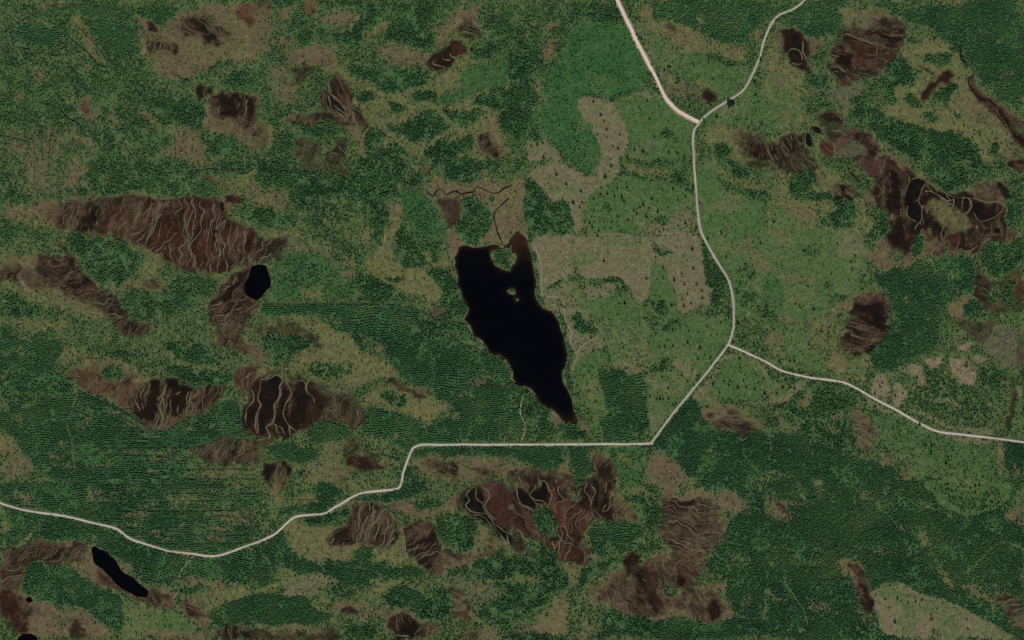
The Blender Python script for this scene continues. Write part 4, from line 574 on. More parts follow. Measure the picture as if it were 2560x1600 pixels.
A('23','H','1380,180 1600,170 1800,150 1900,230 1960,340 2030,430 2000,530 1900,700 1850,800 1750,850 1550,750 1470,640 1410,560 1470,400 1480,310 1380,260',.95,BOG,'large brown bog ribbed with pale cross ridges below the tan heath tongue',st=(-14,9))
A('23','B','1400,190 1780,160 1900,260 1960,420 1980,540 1880,690 1700,760 1540,740 1420,560',.35,st=(-14,10)); A('23','B','1480,640 1600,640 1780,830 1740,1000 1540,1010',.5,st=(-40,9))
A('23','B','1380,190 1620,170 1770,190 1740,230 1600,260 1450,300',.8); A('23','K','1610,190 1770,190 1740,230 1650,240',.8,POOL,'dark bar of water at the top of the bog with pale cross ridges'); A('23','B','1720,290 1800,290 1800,330',.7); A('23','U','1560,460 1700,450 1760,560 1620,560',.4); A('23','B','1780,610 1900,640 1880,680 1790,650',.6); A('23','B','1530,520 1640,530 1640,640 1570,640',.6)
A('23','F','1540,90 1600,30 1650,60 1640,130 1560,150',.9); A('23','M','1680,60 1760,40 1790,130 1700,150',.4)
A('23','H','1890,120 2080,130 2160,220 2150,330 2050,320 1950,300 1900,220',.85,MIRE,'rounded tan heath patch biting into the lower plantation'); A('33','H','0,200 20,230 0,260',.5)
A('23','D','1540,900 1530,800 1590,730 1680,780 1760,850 1760,910 1680,940 1620,1000 1560,990 1530,950',1,POOL,'arrowhead-shaped brown pool below the bog with pale cross ridges'); A('23','K','1530,910 1600,900 1650,950 1610,1000 1560,990',.95)
A('23','B','1020,720 1060,690 1220,700 1230,780 1190,880 1120,890 1060,800',.85); A('23','B','1190,880 1250,810 1350,810 1400,880 1400,1000 1440,1080 1480,1200 1350,1240 1280,1130 1190,1010',.9,BOG,'dark crooked bog streaming down from the long oval plantation',st=(-65,13,1.4)); A('23','K','1030,720 1100,740 1130,880 1090,870',.6); A('23','K','1200,900 1280,880 1260,1030 1200,1000',.4); A('23','U','1290,880 1350,880 1340,980 1280,950',.5)
A('23','H','740,1120 820,970 1030,880 1090,1000 1080,1130 900,1200 760,1170',.6,st=(-62,10)); A('23','M','640,870 900,900 760,1000 700,1120 820,1240 640,1200',.5)
for s in ('1040,1000 1090,1000 1080,1130 1050,1120','1190,1100 1250,1120 1260,1190 1190,1160','1100,1070 1140,1110 1130,1170 1090,1140','1580,1060 1640,1060 1640,1150 1600,1190','1610,1010 1690,990 1740,1040 1660,1080','1650,960 1760,950 1770,1010 1690,980','800,1110 880,1090 870,1140 820,1150','1290,1230 1350,1250 1340,1310'): A('23','B',s,.75)
A('23','B','1830,1180 1960,1160 1980,1310 1900,1300',.95,BOG,'dark wedge-shaped bog at the lower rim of the tan mire'); A('23','B','1640,1150 1830,1170 1900,1320 1750,1310',.4,st=(-60,9))
A('23','F','700,820 1010,740 1010,800 800,870 700,960 740,1000 660,1120 640,1000 650,870',.95); A('23','F','1280,600 1400,590 1450,650 1430,740 1300,700',.8); A('23','F','1420,950 1520,980 1560,1040 1540,1100 1440,1090',.8); A('23','F','1080,900 1150,900 1150,940 1100,940',.7)
A('23','S','540,1130 760,1180 800,1330 560,1350',.8)
A('23','P','830,1360 900,1260 1000,1270 1060,1310 1200,1310 1340,1340 1480,1290 1700,1340 1950,1360 2110,1320 2419,1350 2419,1512 850,1512',1,PLANT,'dark plantation with fine contour rows along the lower edge',rows=-6); A('23','F','830,1360 900,1260 1060,1310 1340,1340 1300,1500 850,1500',.8)
A('23','F','0,1430 150,1430 500,1450 560,1512 0,1512',.9); A('23','H','600,1420 720,1440 740,1512 600,1512',.8); A('23','M','560,1350 800,1330 830,1400 740,1420',.7)
A('23','H','2080,700 2200,700 2230,780 2120,800',.4); A('23','H','2180,1080 2330,1090 2300,1200 2250,1250 2200,1160',.5); A('23','F','1850,560 2100,560 2250,760 2300,1000 2100,1050 1900,820',.5)
# ---- tile 33
A('33','H','0,130 70,140 110,210 240,310 210,370 0,390',.9); A('33','B','80,230 150,250 220,350 120,310',.5,st=(-35,6)); A('33','H','180,210 340,220 320,250 200,240',.6); A('33','H','440,80 520,70 540,150 480,200 440,150',.6); A('33','H','890,110 950,120 1020,210 900,210',.8); A('33','M','400,20 540,0 560,60 460,90',.5)
A('33','G','1460,0 2300,0 2330,100 2280,200 2180,290 1900,330 1650,280 1600,150 1480,90',1,CUT,'green felled field crowded with dark trees near the right edge'); A('33','F','1650,150 2200,100 2280,200 2180,290 1800,280',.5); A('33','F','1480,20 1700,60 2250,40 2250,120 1900,150 1620,140',.3)
A('33','H','2419,100 2419,420 2290,400 2280,330 2370,200',.9); A('33','M','1410,210 1560,210 1650,290 1520,290',.7); A('33','Y','1180,180 1420,200 1640,290 1880,330 1870,350 1500,300 1250,270',.6)
A('33','M','1350,510 1460,450 1540,450 1580,620 1560,700 1640,830 1720,930 1740,980 1680,1000 1640,880 1500,680 1460,570',.8,MIRE,'thin tan gap winding down between two plantations'); A('33','H','1460,450 1560,470 1560,620 1500,600',.5); A('33','H','1640,830 1720,930 1760,980 1680,1000',.6)
A('33','H','1810,980 1900,970 2050,1040 2120,1120 2120,1180 2060,1120 1900,1080',.9,MIRE,'curved tan strip of heath continuing the thin gap'); A('33','M','1960,960 2080,1040 2130,1130 2060,1090',.5)
A('33','H','700,760 760,740 890,760 950,880 980,1000 1010,1150 1030,1270 880,1270 860,1080 740,900',.95,BOG,'long upright brown bog beside the large tan clearing'); A('33','B','780,820 880,810 940,930 980,1050 1010,1160 1000,1250 900,1260 880,1000 830,860',.8,st=(-58,9))
A('33','H','2150,1000 2230,960 2320,1100 2419,1220 2419,1340 2330,1370 2240,1270 2150,1130',.9,BOG,'slanting brown bog near the lower right corner',st=(10,10)); A('33','B','2200,1020 2270,1030 2390,1190 2280,1300 2220,1130',.6)
A('33','C','980,1000 1180,960 1560,1100 1750,1190 1880,1250 2060,1320 2180,1400 2340,1470 2360,1512 1100,1512 1040,1280 1010,1130',1,CUT,'large pale tan clearing on the lower edge with lone dark trees'); A('33','G','1030,1010 1180,970 1400,1060 1300,1120 1080,1130',.5); A('33','G','1250,1200 1400,1180 1420,1512 1280,1512',.5); A('33','G','1020,1020 1500,1090 1900,1270 1700,1350 1200,1200',.35); A('33','G','1560,1280 1800,1300 1900,1512 1600,1512',.35); A('33','F','1560,1400 1620,1400 1620,1500 1500,1500',.5); A('33','G','1950,1400 2180,1400 2340,1500 2100,1500',.5)
A('33','H','320,1150 520,1150 600,1170 630,1240 420,1240',.7); A('33','H','20,1110 230,1130 200,1160 30,1160',.5); A('33','H','730,640 900,640 1140,690 1150,720 980,670 740,680',.6); A('33','F','860,1300 1020,1280 1080,1512 860,1500',.9); A('33','M','860,1300 1020,1290 1050,1400 900,1380',.4); A('33','F','230,780 560,780 520,900 300,900',.7); A('33','F','60,650 400,560 560,660 500,760 200,760',.5)
A('33','F','1300,420 1420,420 1460,560 1300,500',.5); A('33','F','1850,1080 2150,1180 2250,1300 2050,1290',.6); A('33','M','0,620 90,620 60,660',.6)

# ---- open water, islands
LAKES = [
 ('lake', 'large black lake tapering downward, with a small island in its upper bay',
  [(1148.6,616.7),(1156,612.5),(1165,611),(1175,615),(1186,617),(1200,617),(1212.7,616),(1225,612),(1234.6,609),(1246,613),(1252.4,620),(1262,616.5),(1269.6,611),(1272,601),(1282,590),(1291,578),(1300,582),(1307,589),(1314,598),(1324,625),(1333,664),(1339.5,704),(1337,731),(1339.5,746.5),(1348,762),(1359,773),(1378,778),(1391,794),(1396,800),(1402,824),(1411,840),(1412,861),(1419,890),(1415,911),(1404,937.5),(1410,959),(1420,975),(1431,998),(1435,1025),(1441,1046),(1443,1056.6),(1439,1060),(1428,1056.6),(1412,1056.6),(1404,1048),(1396,1038),(1387,1028),(1378,1019.6),(1365,1017),(1349,1004),(1340,990),(1328,972),(1312,965),(1298.5,964),(1290.6,959),(1282.6,945.5),(1280,930),(1275,914),(1267,900.5),(1248.5,887),(1235,884),(1222,879),(1214,866),(1201,847.6),(1192,842),(1185,842),(1182,829),(1176,815),(1169,805),(1161,800),(1166,788),(1172,776),(1168,765),(1161,752),(1152,728),(1143,707),(1145,698),(1144,691),(1140,676),(1137,662),(1139,653),(1137,646),(1141,636),(1145,627.5)],
  [[(1224.6,628),(1236,622.7),(1252,622.7),(1263,619.5),(1272,615.5),(1283,609.5),(1278,617),(1282,627),(1289,632),(1293,643),(1290,656),(1280,665),(1275,678),(1256,675),(1238,662),(1228.6,648.7)],
   [(1267,727),(1275,722),(1284,721),(1290,731),(1287,738),(1280,736),(1272,732)],[(1287,746),(1294,745),(1297,750),(1290,753)]]),
 ('pond', 'black oval pond on the edge of the string bog', [(629.6,667),(625,682),(619,699),(613,710),(611,720),(614,732),(620,740),(629.6,746.6),(640,750.5),(651,744),(660,733),(666,728),(674,717),(677,699),(674,688),(672,680),(669,671),(666,664.6),(656,660.6),(640,660.6)], []),
 ('pond', 'long black slanting pond in brown heath near the lower left corner', [tuple(p) for p in pts('03','860,640 905,620 945,660 1010,680 1070,740 1110,780 1140,850 1250,920 1310,970 1390,1030 1405,1070 1390,1110 1330,1100 1260,1080 1190,1050 1100,990 1040,920 960,840 900,790 880,720')], []),
 ('pond', 'tiny black pond left of the tongue-shaped plantation tip', [tuple(p) for p in pts('03','250,1105 285,1112 305,1150 268,1165 238,1140')], []),
 ('pond', 'half-round black pond cut by the lower edge', [tuple(p) for p in pts('03','150,1530 165,1500 210,1460 290,1450 350,1480 365,1530 330,1580 220,1590')], []),
]
# ---- roads: centre line, half width, kind
def J(*parts):
    return np.concatenate([pts(t, s) for t, s in parts])
ROADS = [
 ('road','pale pinkish straight gravel road coming down from the top', J(('20','975,-40 1200,430 1360,740 1450,920 1490,970 1560,1040 1660,1100 1762,1152')), 3.3, 'pale'),
 ('road','long grey gravel road winding from the top edge to the sharp lower corner', J(('30','430,-70 350,0 250,80 110,140 40,210 0,290'),('20','2370,420 2340,540 2250,750 2190,850 2110,910 1990,980 1830,1090 1770,1160 1720,1240 1710,1350 1722,1480'),('21','1722,60 1740,280 1755,500 1780,660 1820,750 1920,930 2020,1090 2060,1180 2090,1340 2095,1460'),('22','2094,30 2090,80 2040,230 1900,420 1700,670 1500,910 1370,1090 1318,1160')), 2.2, 'grey'),
 ('road','light grey gravel road running straight left from the sharp corner, then winding to the left edge', J(('22','1330,1166 1200,1171 600,1175 30,1177'),('12','1750,1179 1560,1179 1510,1195 1480,1215 1440,1300 1390,1450'),('13','1380,-10 1368,40 1350,70 1310,87 1150,105 980,125 900,165 740,260 650,315 500,330 390,345 330,375 180,510 100,550 20,585'),('03','2330,622 2100,705 1990,720 1830,700 1600,670 1480,635 1260,570 1190,530 1110,465 900,410 600,340 200,280 0,215 -120,180')), 2.3, 'light'),
 ('road','light gravel road branching off toward the right edge', J(('22','2042,234 2200,300 2390,390'),('32','100,465 200,500 400,545 600,570 740,600 860,660 1000,740 1200,845 1450,985 1600,1050 1800,1080 2080,1110 2419,1155 2560,1175')), 2.3, 'light'),
]
def PL(t, s): return pts(t, s)
TRACKS = [
 ('faint pale track across the green felled field', PL('21','1040,280 1150,350 1300,430 1420,490 1500,530 1600,500 1720,465'),.9,'tan'),
 ('straight tan track along the top of the striped field', PL('21','660,698 1000,702 1310,698 1780,694'),1.1,'tan'),
 ('sandy track along the right shore of the lake', np.concatenate([PL('21','205,790 260,930 280,1080 290,1280'),PL('22','470,-200 510,20 560,110 550,190 590,280 620,340 590,410 575,500')]),2.2,'tan'),
 ('sandy spur track in the clearing beside the lake', PL('22','600,310 650,250 760,180 830,140 840,110 760,20'),1.6,'tan'),
 ('light green ride through the drained plantation', PL('02','730,700 690,830 640,980 650,1060 680,1170 690,1290 710,1400 690,1450'),1.8,'green'),
 ('narrow green ride from the straight road into the large plantation', PL('12','1970,1160 2010,1090 2035,990 2020,960'),1.4,'green'),
 ('narrow green ride in the curved-row plantation', PL('12','1600,1120 1620,1060 1580,980 1560,930'),1.4,'green'),
 ('pale ride from the straight road up toward the lake tip', PL('22','90,1150 130,1000 80,900 80,800 110,700'),2.0,'tan'),
 ('green ride at the left side of the straight-edged plantation', PL('22','850,1160 850,1060 800,950 780,910'),1.6,'green'),
 ('grassy ride curving through the lower right plantation', PL('33','180,860 160,960 200,1030 260,1120 330,1230 370,1340'),2.0,'green'),
 ('angled ride in the dark lower right plantation', PL('33','1860,890 2000,770 2110,660 2230,595 2419,650'),2.0,'green'),
 ('pale straight path crossing the slanting black bog', PL('13','1385,440 1400,560 1430,740'),1.3,'tan'),
 ('pale line of track through the long lower plantation', PL('13','700,800 900,830 1050,850 1190,895'),1.6,'green'),
 ('outer curved pale ride of the long lower plantation', PL('13','260,480 290,590 340,700 340,820'),1.4,'green'),
 ('second curved pale ride of the long lower plantation', PL('13','160,560 220,660 270,800'),1.3,'green'),
 ('third curved pale ride of the long lower plantation', PL('13','90,580 150,680 200,780'),1.3,'green'),
 ('innermost curved pale ride of the long lower plantation', PL('13','30,610 60,700 130,790 150,860 120,1000'),1.3,'green'),
 ('slanting ride from the long lower plantation to the moss', PL('13','380,710 560,780 640,850 760,1000'),1.5,'green'),
 ('short pale ride going down from the lower left road', PL('03','1830,720 1760,800 1700,880 1695,920'),1.6,'tan'),
 ('pale ride on moss running up to the conifers', PL('11','1225,690 1190,830 1100,940'),1.3,'tan'),
 ('ride in the dark plantation of the lower right', PL('32','420,1240 410,1310 330,1380'),1.6,'green'),
 ('ride through the large plantation beside the ribbed black bog', PL('31','1290,1500 1400,1350 1590,1290'),1.5,'green'),
]
STREAMS = [
 ('stream','dark brook meandering into the inlet above the main lake', PL('11','1540,265 1590,275 1630,310 1670,335 1700,295 1750,285 1800,320 1850,300 1900,290 1930,320 2000,305 2060,300 2080,260 2150,280 2230,310 2290,310 2340,270 2419,235'),2.8),
 ('stream','dark brook entering the main lake past the tall rounded stand', PL('11','2390,360 2340,400 2270,480 2250,530 2270,640 2310,740 2345,820'),2.8),
 ('stream','narrow brook hidden in the upper forest', PL('11','0,20 60,0 180,80 330,90 430,140 520,160 800,160 900,200 950,290 1050,330 1100,340 1200,300 1360,280 1540,265'),1.3),
 ('stream','dark brook curving through conifers below the pale road', PL('20','1100,-10 1090,100 1020,150 860,130 740,125 660,160 600,230 480,360 440,500 420,580 330,610 220,650 160,690 130,770'),1.6),
 ('stream','dark brook winding through the upper left forest', np.concatenate([PL('00','0,415 130,440 280,460'),PL('00','410,970 480,980 560,1020 640,1110 740,1160 790,1260 830,1290 930,1310 1000,1360 1130,1380 1230,1440'),PL('01','1300,20 1450,80 1550,110 1700,110 1850,95 2000,80 2100,100 2250,130 2330,120 2419,60')])[3:],1.5),
 ('stream','short dark brook at the left edge of the upper forest', PL('00','-20,410 130,440 280,460'),1.6),
 ('river','dark winding river ending in a black widening', PL('30','1700,400 1800,430 1830,540 1870,580 1950,690 1905,740 1895,790 1930,850 1980,910 2030,940 2090,950 2150,1010 2200,1050'),2.6),
 ('stream','thin channel behind the island of the main lake', PL('11','2345,820 2290,840 2345,830 2380,800 2400,780')[2:],1.8),
]
def hl(t, y, x0, x1, dy=0): return PL(t, '%d,%d %d,%d' % (x0, y, x1, y + dy))
DITCHES = [PL('02','430,420 720,650 950,760 1150,850 1450,1045'),PL('02','500,760 700,850 1100,1010'),PL('02','820,790 1000,880 1250,1010 1350,1050'),hl('02',1050,1150,2150),hl('02',965,1700,2050),hl('02',1120,1150,2350,5),hl('02',1200,700,2000),hl('02',1275,350,1750),
 hl('02',1410,1700,2419),hl('02',1500,1700,2419),hl('02',1330,1100,1750),hl('02',1440,1050,1750),hl('02',1160,700,1400),hl('02',1010,700,1300),
 hl('03',130,850,2419,-8),hl('03',210,820,2419,-25),hl('03',285,1150,2419),hl('03',360,1080,2419,-10),hl('03',450,1150,2419,-20),hl('03',520,1200,2350,-5),hl('03',40,1000,2419),hl('03',600,1500,2250,-10),
 hl('11',1360,60,1500),PL('12','850,100 1200,200 1450,250 1500,320'),PL('12','600,930 860,1010 1000,1080 1080,1240 1250,1280 1400,1320'),
 PL('13','930,180 1100,190 1230,250 1310,330 1400,400 1440,440'),PL('13','1310,330 1330,420'),PL('13','490,420 600,440 750,410 880,370'),PL('13','320,185 620,185'),PL('13','0,360 200,390'),PL('13','100,275 300,270 420,260'),
 PL('22','2140,800 2419,835'),PL('32','0,830 170,770 280,690'),PL('22','2230,850 2400,1020'),PL('32','250,810 380,960 500,1010'),
 PL('00','640,340 800,470 960,640'),PL('00','680,190 860,380 1050,600'),PL('00','880,190 1050,190 1300,330'),PL('00','500,765 640,770'),PL('00','0,1275 250,1330'),
 PL('01','330,0 320,300'),PL('01','560,0 540,280'),PL('00','330,1260 310,1512'),PL('00','480,1260 460,1512'),
 PL('30','2080,150 2200,290 2300,400'),PL('33','0,440 250,390 420,350'),PL('33','430,530 600,650'),PL('33','0,60 180,0'),PL('32','2050,1080 2419,1150'),PL('33','860,500 1000,450 1160,430'),
 PL('20','660,880 760,910 860,930'),PL('00','460,60 560,40 800,40 1000,60'),PL('00','0,320 180,200 420,80'),
 PL('32','420,1190 620,1230 700,1290'),PL('02','1180,915 1350,1045'),PL('02','600,880 900,970')]

# lone trees, grouped by tile
TREES = []
def TR(t, s):
    for x, y in pts(t, s): TREES.append((x, y))
TR('20','1220,360 1232,378 1295,405 1255,330 1175,185 1210,205 1560,470 1520,450 1440,660 1475,635 1390,720 1720,620 1860,590 1680,1020 1900,750 2290,770 2300,900 2065,1085 2120,1135 2215,1130 2300,1050 2360,1175 1935,1110 1870,990 2350,565 2115,765 1550,790 1575,740 1280,960 1165,920 1200,1020 1300,1130 1390,1010 1345,1300 1240,1440 1100,1380 1160,1420 1480,1440 1560,1450 1630,1480 870,1150 895,1230 810,1275 1020,1275 895,1300 955,1385 1005,1410 770,965 930,960 840,1090 185,1385 240,1370 290,1355 300,1490')
TR('21','1035,200 1080,215 1000,260 1090,265 845,270 900,325 970,350 840,325 775,370 1040,355 1060,395 1255,320 1240,425 1425,290 1520,275 1375,395 1320,370 1640,350 1665,395 1570,385 1480,450 1380,490 1210,450 1180,510 1300,460 780,475 810,485 750,540 1000,540 1100,570 780,590 735,600 690,590 945,590 870,590 820,670 875,650 760,640 710,650 935,650 1000,630 1025,680 1165,660 1190,640 1235,670 1280,650 1270,540 1150,480 1740,655 1640,600 1435,660 1775,410 1850,750 1980,700 2100,490 2350,790 2060,890 2025,920 2280,780 640,455 580,410 665,405 655,300 515,235 420,140 940,60 880,165 790,135 1550,830 1705,850 1655,955 1430,1020 1360,920 1715,1030 1605,1080 1370,1130 1430,1115 1535,1140 1630,1180 1745,1180 1795,1240 1855,1280 1660,1270 1610,1320 1690,1360 1800,1310 1535,1245 1625,1385 1270,1125 835,1290 870,960 1210,780 810,720 475,1210 740,1165 1015,1360 1070,1360 1510,1380 1895,1440 2045,1460 2210,1450')
TR('22','1335,90 1360,130 1670,110 1650,65 1845,70 1935,140 1975,30 2135,30 1470,195 1660,215 1395,260 1445,255 1520,250 1780,265 1755,375 1875,360 1820,340 1710,470 1420,545 1605,530 1305,725 1375,690 1370,750 1400,745 1430,750 1480,745 1480,645 1660,580 1855,555 1885,550 2010,450 1945,460 1980,510 2005,580 2050,620 2060,580 2135,640 2190,580 2215,640 2295,660 2330,590 2390,700 2365,725 2195,720 1960,690 1900,610 2150,370 2280,470 2300,510 2160,450 2380,560 2210,230 2250,140 2290,220 2370,280 770,300 750,170 775,255 1085,460 1050,95 730,670 810,655 790,770')
TR('32','390,235 210,390 250,395 110,400 1080,600 1060,630 965,660 920,765 1010,700 1015,820 1205,720 1275,695 1590,800 1850,435 1875,440 1410,545 1435,990 1300,980 1850,1115 2030,1135 250,650 140,640 80,700 40,690 1080,1060 1180,1030 1250,1100 1460,1090 1490,1190 1550,1190 1600,1330 1680,1360 1720,1390 1860,1440 1850,1370 1700,1300 1950,1320 1540,1260')
TR('33','1045,1020 1020,1090 1105,1130 1155,1000 1195,1040 1225,1120 1255,1145 1325,1165 1385,1105 1395,1155 1460,1135 1605,1220 1540,1275 1545,1320 1200,1345 1880,1320 1890,1410 1150,1210 1570,1420 1700,40 1775,105 1820,45 1910,80 1960,60 1740,110 1830,180 1870,180 1960,120 2060,190 2090,150 2170,100 2000,50 2150,160 1680,100')
TR('31','300,1390 435,1415 600,1080 765,1140 50,590 785,965 825,910 660,795')
TR('03','1305,1290 1410,1290 1565,1390 1240,1380 1790,1350'); TR('13','495,860 500,915 650,915 370,905')
BROAD = pts('20','2065,980')[0]
# ------------------------------------------------------------------ helpers
def link(o, parent=None):
    SC.collection.objects.link(o)
    if parent is not None: o.parent = parent
    return o
def mesh_np(name, V, F, attrs=None, smooth=False):
    """mesh from numpy: V (n,3); F (m,k) with k = 3 or 4"""
    me = bpy.data.meshes.new(name)
    V = np.ascontiguousarray(V, np.float32); F = np.ascontiguousarray(F, np.int32)
    n, m, k = len(V), len(F), F.shape[1]
    me.vertices.add(n); me.vertices.foreach_set('co', V.ravel())
    me.loops.add(m * k); me.loops.foreach_set('vertex_index', F.ravel())
    me.polygons.add(m); me.polygons.foreach_set('loop_start', np.arange(0, m * k, k, dtype=np.int32))
    try: me.polygons.foreach_set('loop_total', np.full(m, k, np.int32))
    except Exception: pass
    me.polygons.foreach_set('use_smooth', np.full(m, bool(smooth)))
    for an, arr in (attrs or {}).items():
        arr = np.ascontiguousarray(arr, np.float32)
        if arr.ndim == 1:
            a = me.attributes.new(an, 'FLOAT', 'POINT'); a.data.foreach_set('value', arr)
        else:
            a = me.attributes.new(an, 'FLOAT_COLOR', 'POINT'); a.data.foreach_set('color', arr.ravel())
    me.update(calc_edges=True)
    return me
def obj(name, me, mat=None, parent=None, **props):
    o = bpy.data.objects.new(name, me)
    if mat is not None and me is not None and not me.materials: me.materials.append(mat)
    for k, v in props.items():
        if v: o[k] = v
    return link(o, parent)
def world(p):                       # map units -> metres
    p = np.asarray(p, float)
    return np.stack([(p[..., 0] - 1280) * S, (800 - p[..., 1]) * S], -1)

# ------------------------------------------------------------------ node helpers
class NT:
    def __init__(self, name):
        self.m = bpy.data.materials.new(name); self.m.use_nodes = True
        self.t = self.m.node_tree; self.n = self.t.nodes; self.l = self.t.links
        self.b = self.n['Principled BSDF']
        self.b.inputs['Roughness'].default_value = 0.95
        self.b.inputs['Specular IOR Level'].default_value = 0.15
    def add(self, t, **kw):
        x = self.n.new(t)
        for k, v in kw.items(): setattr(x, k, v)
        return x
    def put(self, sock, v):
        if hasattr(v, 'is_output'): self.l.new(v, sock)
        else: sock.default_value = v
    def attr(self, name): return self.add('ShaderNodeAttribute', attribute_name=name)
    def noise(self, scale, detail=2.0, rough=0.55, vec=None, out='Fac'):
        x = self.add('ShaderNodeTexNoise'); x.inputs['Scale'].default_value = scale
        x.inputs['Detail'].default_value = detail; x.inputs['Roughness'].default_value = rough
        self.put(x.inputs['Vector'], vec if vec is not None else self.pos())
        return x.outputs[out]
    def pos(self):
        if not hasattr(self, '_p'): self._p = self.add('ShaderNodeNewGeometry').outputs['Position']
        return self._p
    def math(self, op, a, b=0.0, c=None, clamp=False):
        x = self.add('ShaderNodeMath', operation=op); x.use_clamp = clamp
        self.put(x.inputs[0], a); self.put(x.inputs[1], b)
        if c is not None: self.put(x.inputs[2], c)
        return x.outputs[0]
    def mix(self, f, a, b):
        x = self.add('ShaderNodeMix', data_type='RGBA')
        self.put(x.inputs[0], f); self.put(x.inputs[6], a); self.put(x.inputs[7], b)
        return x.outputs[2]
    def vscale(self, v, s):
        x = self.add('ShaderNodeVectorMath', operation='SCALE'); self.put(x.inputs[0], v); self.put(x.inputs['Scale'], s)
        return x.outputs[0]
    def vadd(self, a, b):
        x = self.add('ShaderNodeVectorMath', operation='ADD'); self.put(x.inputs[0], a); self.put(x.inputs[1], b)
        return x.outputs[0]
    def ramp(self, f, stops):
        x = self.add('ShaderNodeValToRGB'); e = x.color_ramp.elements
        while len(e) < len(stops): e.new(0.5)
        for q, (p, c) in zip(e, stops): q.position = p; q.color = (*c, 1)
        self.put(x.inputs[0], f); return x.outputs[0]
    def bump(self, h, strength=0.5, dist=0.5):
        x = self.add('ShaderNodeBump'); x.inputs['Strength'].default_value = strength; x.inputs['Distance'].default_value = dist
        self.put(x.inputs['Height'], h); self.l.new(x.outputs[0], self.b.inputs['Normal'])
    def color(self, c): self.put(self.b.inputs['Base Color'], c)

# ------------------------------------------------------------------ ground map on a 3-unit grid
CELL = 3.0; MARG = 120.0
gx = np.arange(-MARG, 2560 + MARG + CELL, CELL); gy = np.arange(-MARG, 1600 + MARG + CELL, CELL)
NX, NY = len(gx), len(gy)
GX, GY = np.meshgrid(gx, gy)
def nfield(scale, seed, ny=NY, nx=NX, cell=CELL):
    """smooth random field, zero mean, unit deviation, feature size about `scale` map units"""
    r = np.random.default_rng(seed); w = r.standard_normal((ny, nx))
    fy = np.fft.fftfreq(ny)[:, None] * (2 * np.pi); fx = np.fft.rfftfreq(nx)[None, :] * (2 * np.pi)
    s = scale / cell / 2.0
    f = np.fft.irfft2(np.fft.rfft2(w) * np.exp(-0.5 * (fx * fx + fy * fy) * s * s), s=(ny, nx))
    return (f - f.mean()) / f.std()
W1x, W1y = nfield(42, 1), nfield(42, 2); W2x, W2y = nfield(13, 3), nfield(13, 4); W3x, W3y = nfield(6, 21), nfield(6, 22)
WX = W1x * 0.62 + W2x * 0.33 + W3x * 0.2; WY = W1y * 0.62 + W2y * 0.33 + W3y * 0.2

def sdf(P, X, Y):
    """signed distance (negative inside) from points to polygon P"""
    P = np.asarray(P, float); d2 = np.full(X.shape, 1e12); ins = np.zeros(X.shape, bool); n = len(P)
    for i in range(n):
        ax, ay = P[i]; bx, by = P[(i + 1) % n]; ex, ey = bx - ax, by - ay
        L2 = ex * ex + ey * ey
        if L2 < 1e-9: continue
        t = np.clip(((X - ax) * ex + (Y - ay) * ey) / L2, 0, 1)
        dx = X - ax - t * ex; dy = Y - ay - t * ey
        np.minimum(d2, dx * dx + dy * dy, out=d2)
        if ay != by:
            c = ((ay > Y) != (by > Y)) & (X < ex * (Y - ay) / (by - ay) + ax)
            ins ^= c
    d = np.sqrt(d2); d[ins] *= -1
    return d
def chaikin(P, n=2):
    for _ in range(n):
        Q = np.roll(P, -1, 0); P = np.stack([P * .75 + Q * .25, P * .25 + Q * .75], 1).reshape(-1, 2)
    return P

COV = ['heath', 'moss', 'red', 'dark', 'black', 'tan', 'grass', 'floor', 'grey', 'purple', 'orange', 'bare']
ci = {n: i for i, n in enumerate(COV)}
# cover mix, (conifer, plantation, young) tree density, edge softness, edge wander
CLS = {
 'F': (dict(floor=.72, grass=.2, moss=.08), (.97, .22, .2), 6, 8), 'P': (dict(floor=.94, grass=.06), (0, 1, 0), 4, 5), 'P2': (dict(red=.4, purple=.2, black=.4), (0, 0, 0), 5, 5),
 'Y': (dict(grass=.5, floor=.5), (.08, .12, 1), 5, 5), 'S': (dict(moss=.34, heath=.14, floor=.38, grass=.14), (.15, .25, .6), 14, 11), 'T': (dict(heath=.38, moss=.14, floor=.48), (.35, .1, .3), 10, 8),
 'H': (dict(heath=.9, moss=.1), (.02, 0, .09), 11, 10), 'M': (dict(moss=.7, heath=.16, floor=.14), (.03, .02, .2), 12, 10), 'B': (dict(dark=.97, heath=.03), (0, 0, 0), 5.5, 9),
 'D': (dict(dark=.6, red=.4), (0, 0, 0), 4, 5), 'R': (dict(red=1), (0, 0, 0), 6, 7), 'K': (dict(black=1), (0, 0, 0), 3, 4.5), 'GK': (dict(black=.62, moss=.16, dark=.22), (0, 0, 0), 3, 3),
 'C': (dict(tan=.9, grass=.1), (.004, 0, .08), 3.5, 5), 'E': (dict(bare=.45, tan=.55), (.003, 0, .06), 5, 8), 'G': (dict(grass=.8, moss=.12, tan=.08), (.05, 0, .26), 3.5, 4), 'W': (dict(grey=.9, moss=.1), (.01, 0, .05), 12, 9),
 'U': (dict(purple=1), (0, 0, 0), 6, 6), 'O': (dict(orange=.8, heath=.2), (0, 0, 0), 5, 6), 'Z': (dict(bare=.6, grey=.4), (0, 0, .02), 4, 5)}
WET = {'B', 'D', 'R', 'K', 'GK', 'U', 'O', 'P2', 'W'}
F = np.zeros((15, NY, NX), np.float32)                     # 12 covers + 3 tree densities
n120, n60, n25, n10 = nfield(120, 5), nfield(60, 6), nfield(25, 7), nfield(10, 8)
base = np.clip(.5 + .4 * n60 + .25 * n25, 0, 1)
F[ci['moss']] = .24 + .1 * base; F[ci['heath']] = .14 - .12 * base; F[ci['floor']] = .5; F[ci['grass']] = .14
F[12] = .25 + .2 * np.clip(n60, -1, 1); F[13] = .25; F[14] = .5
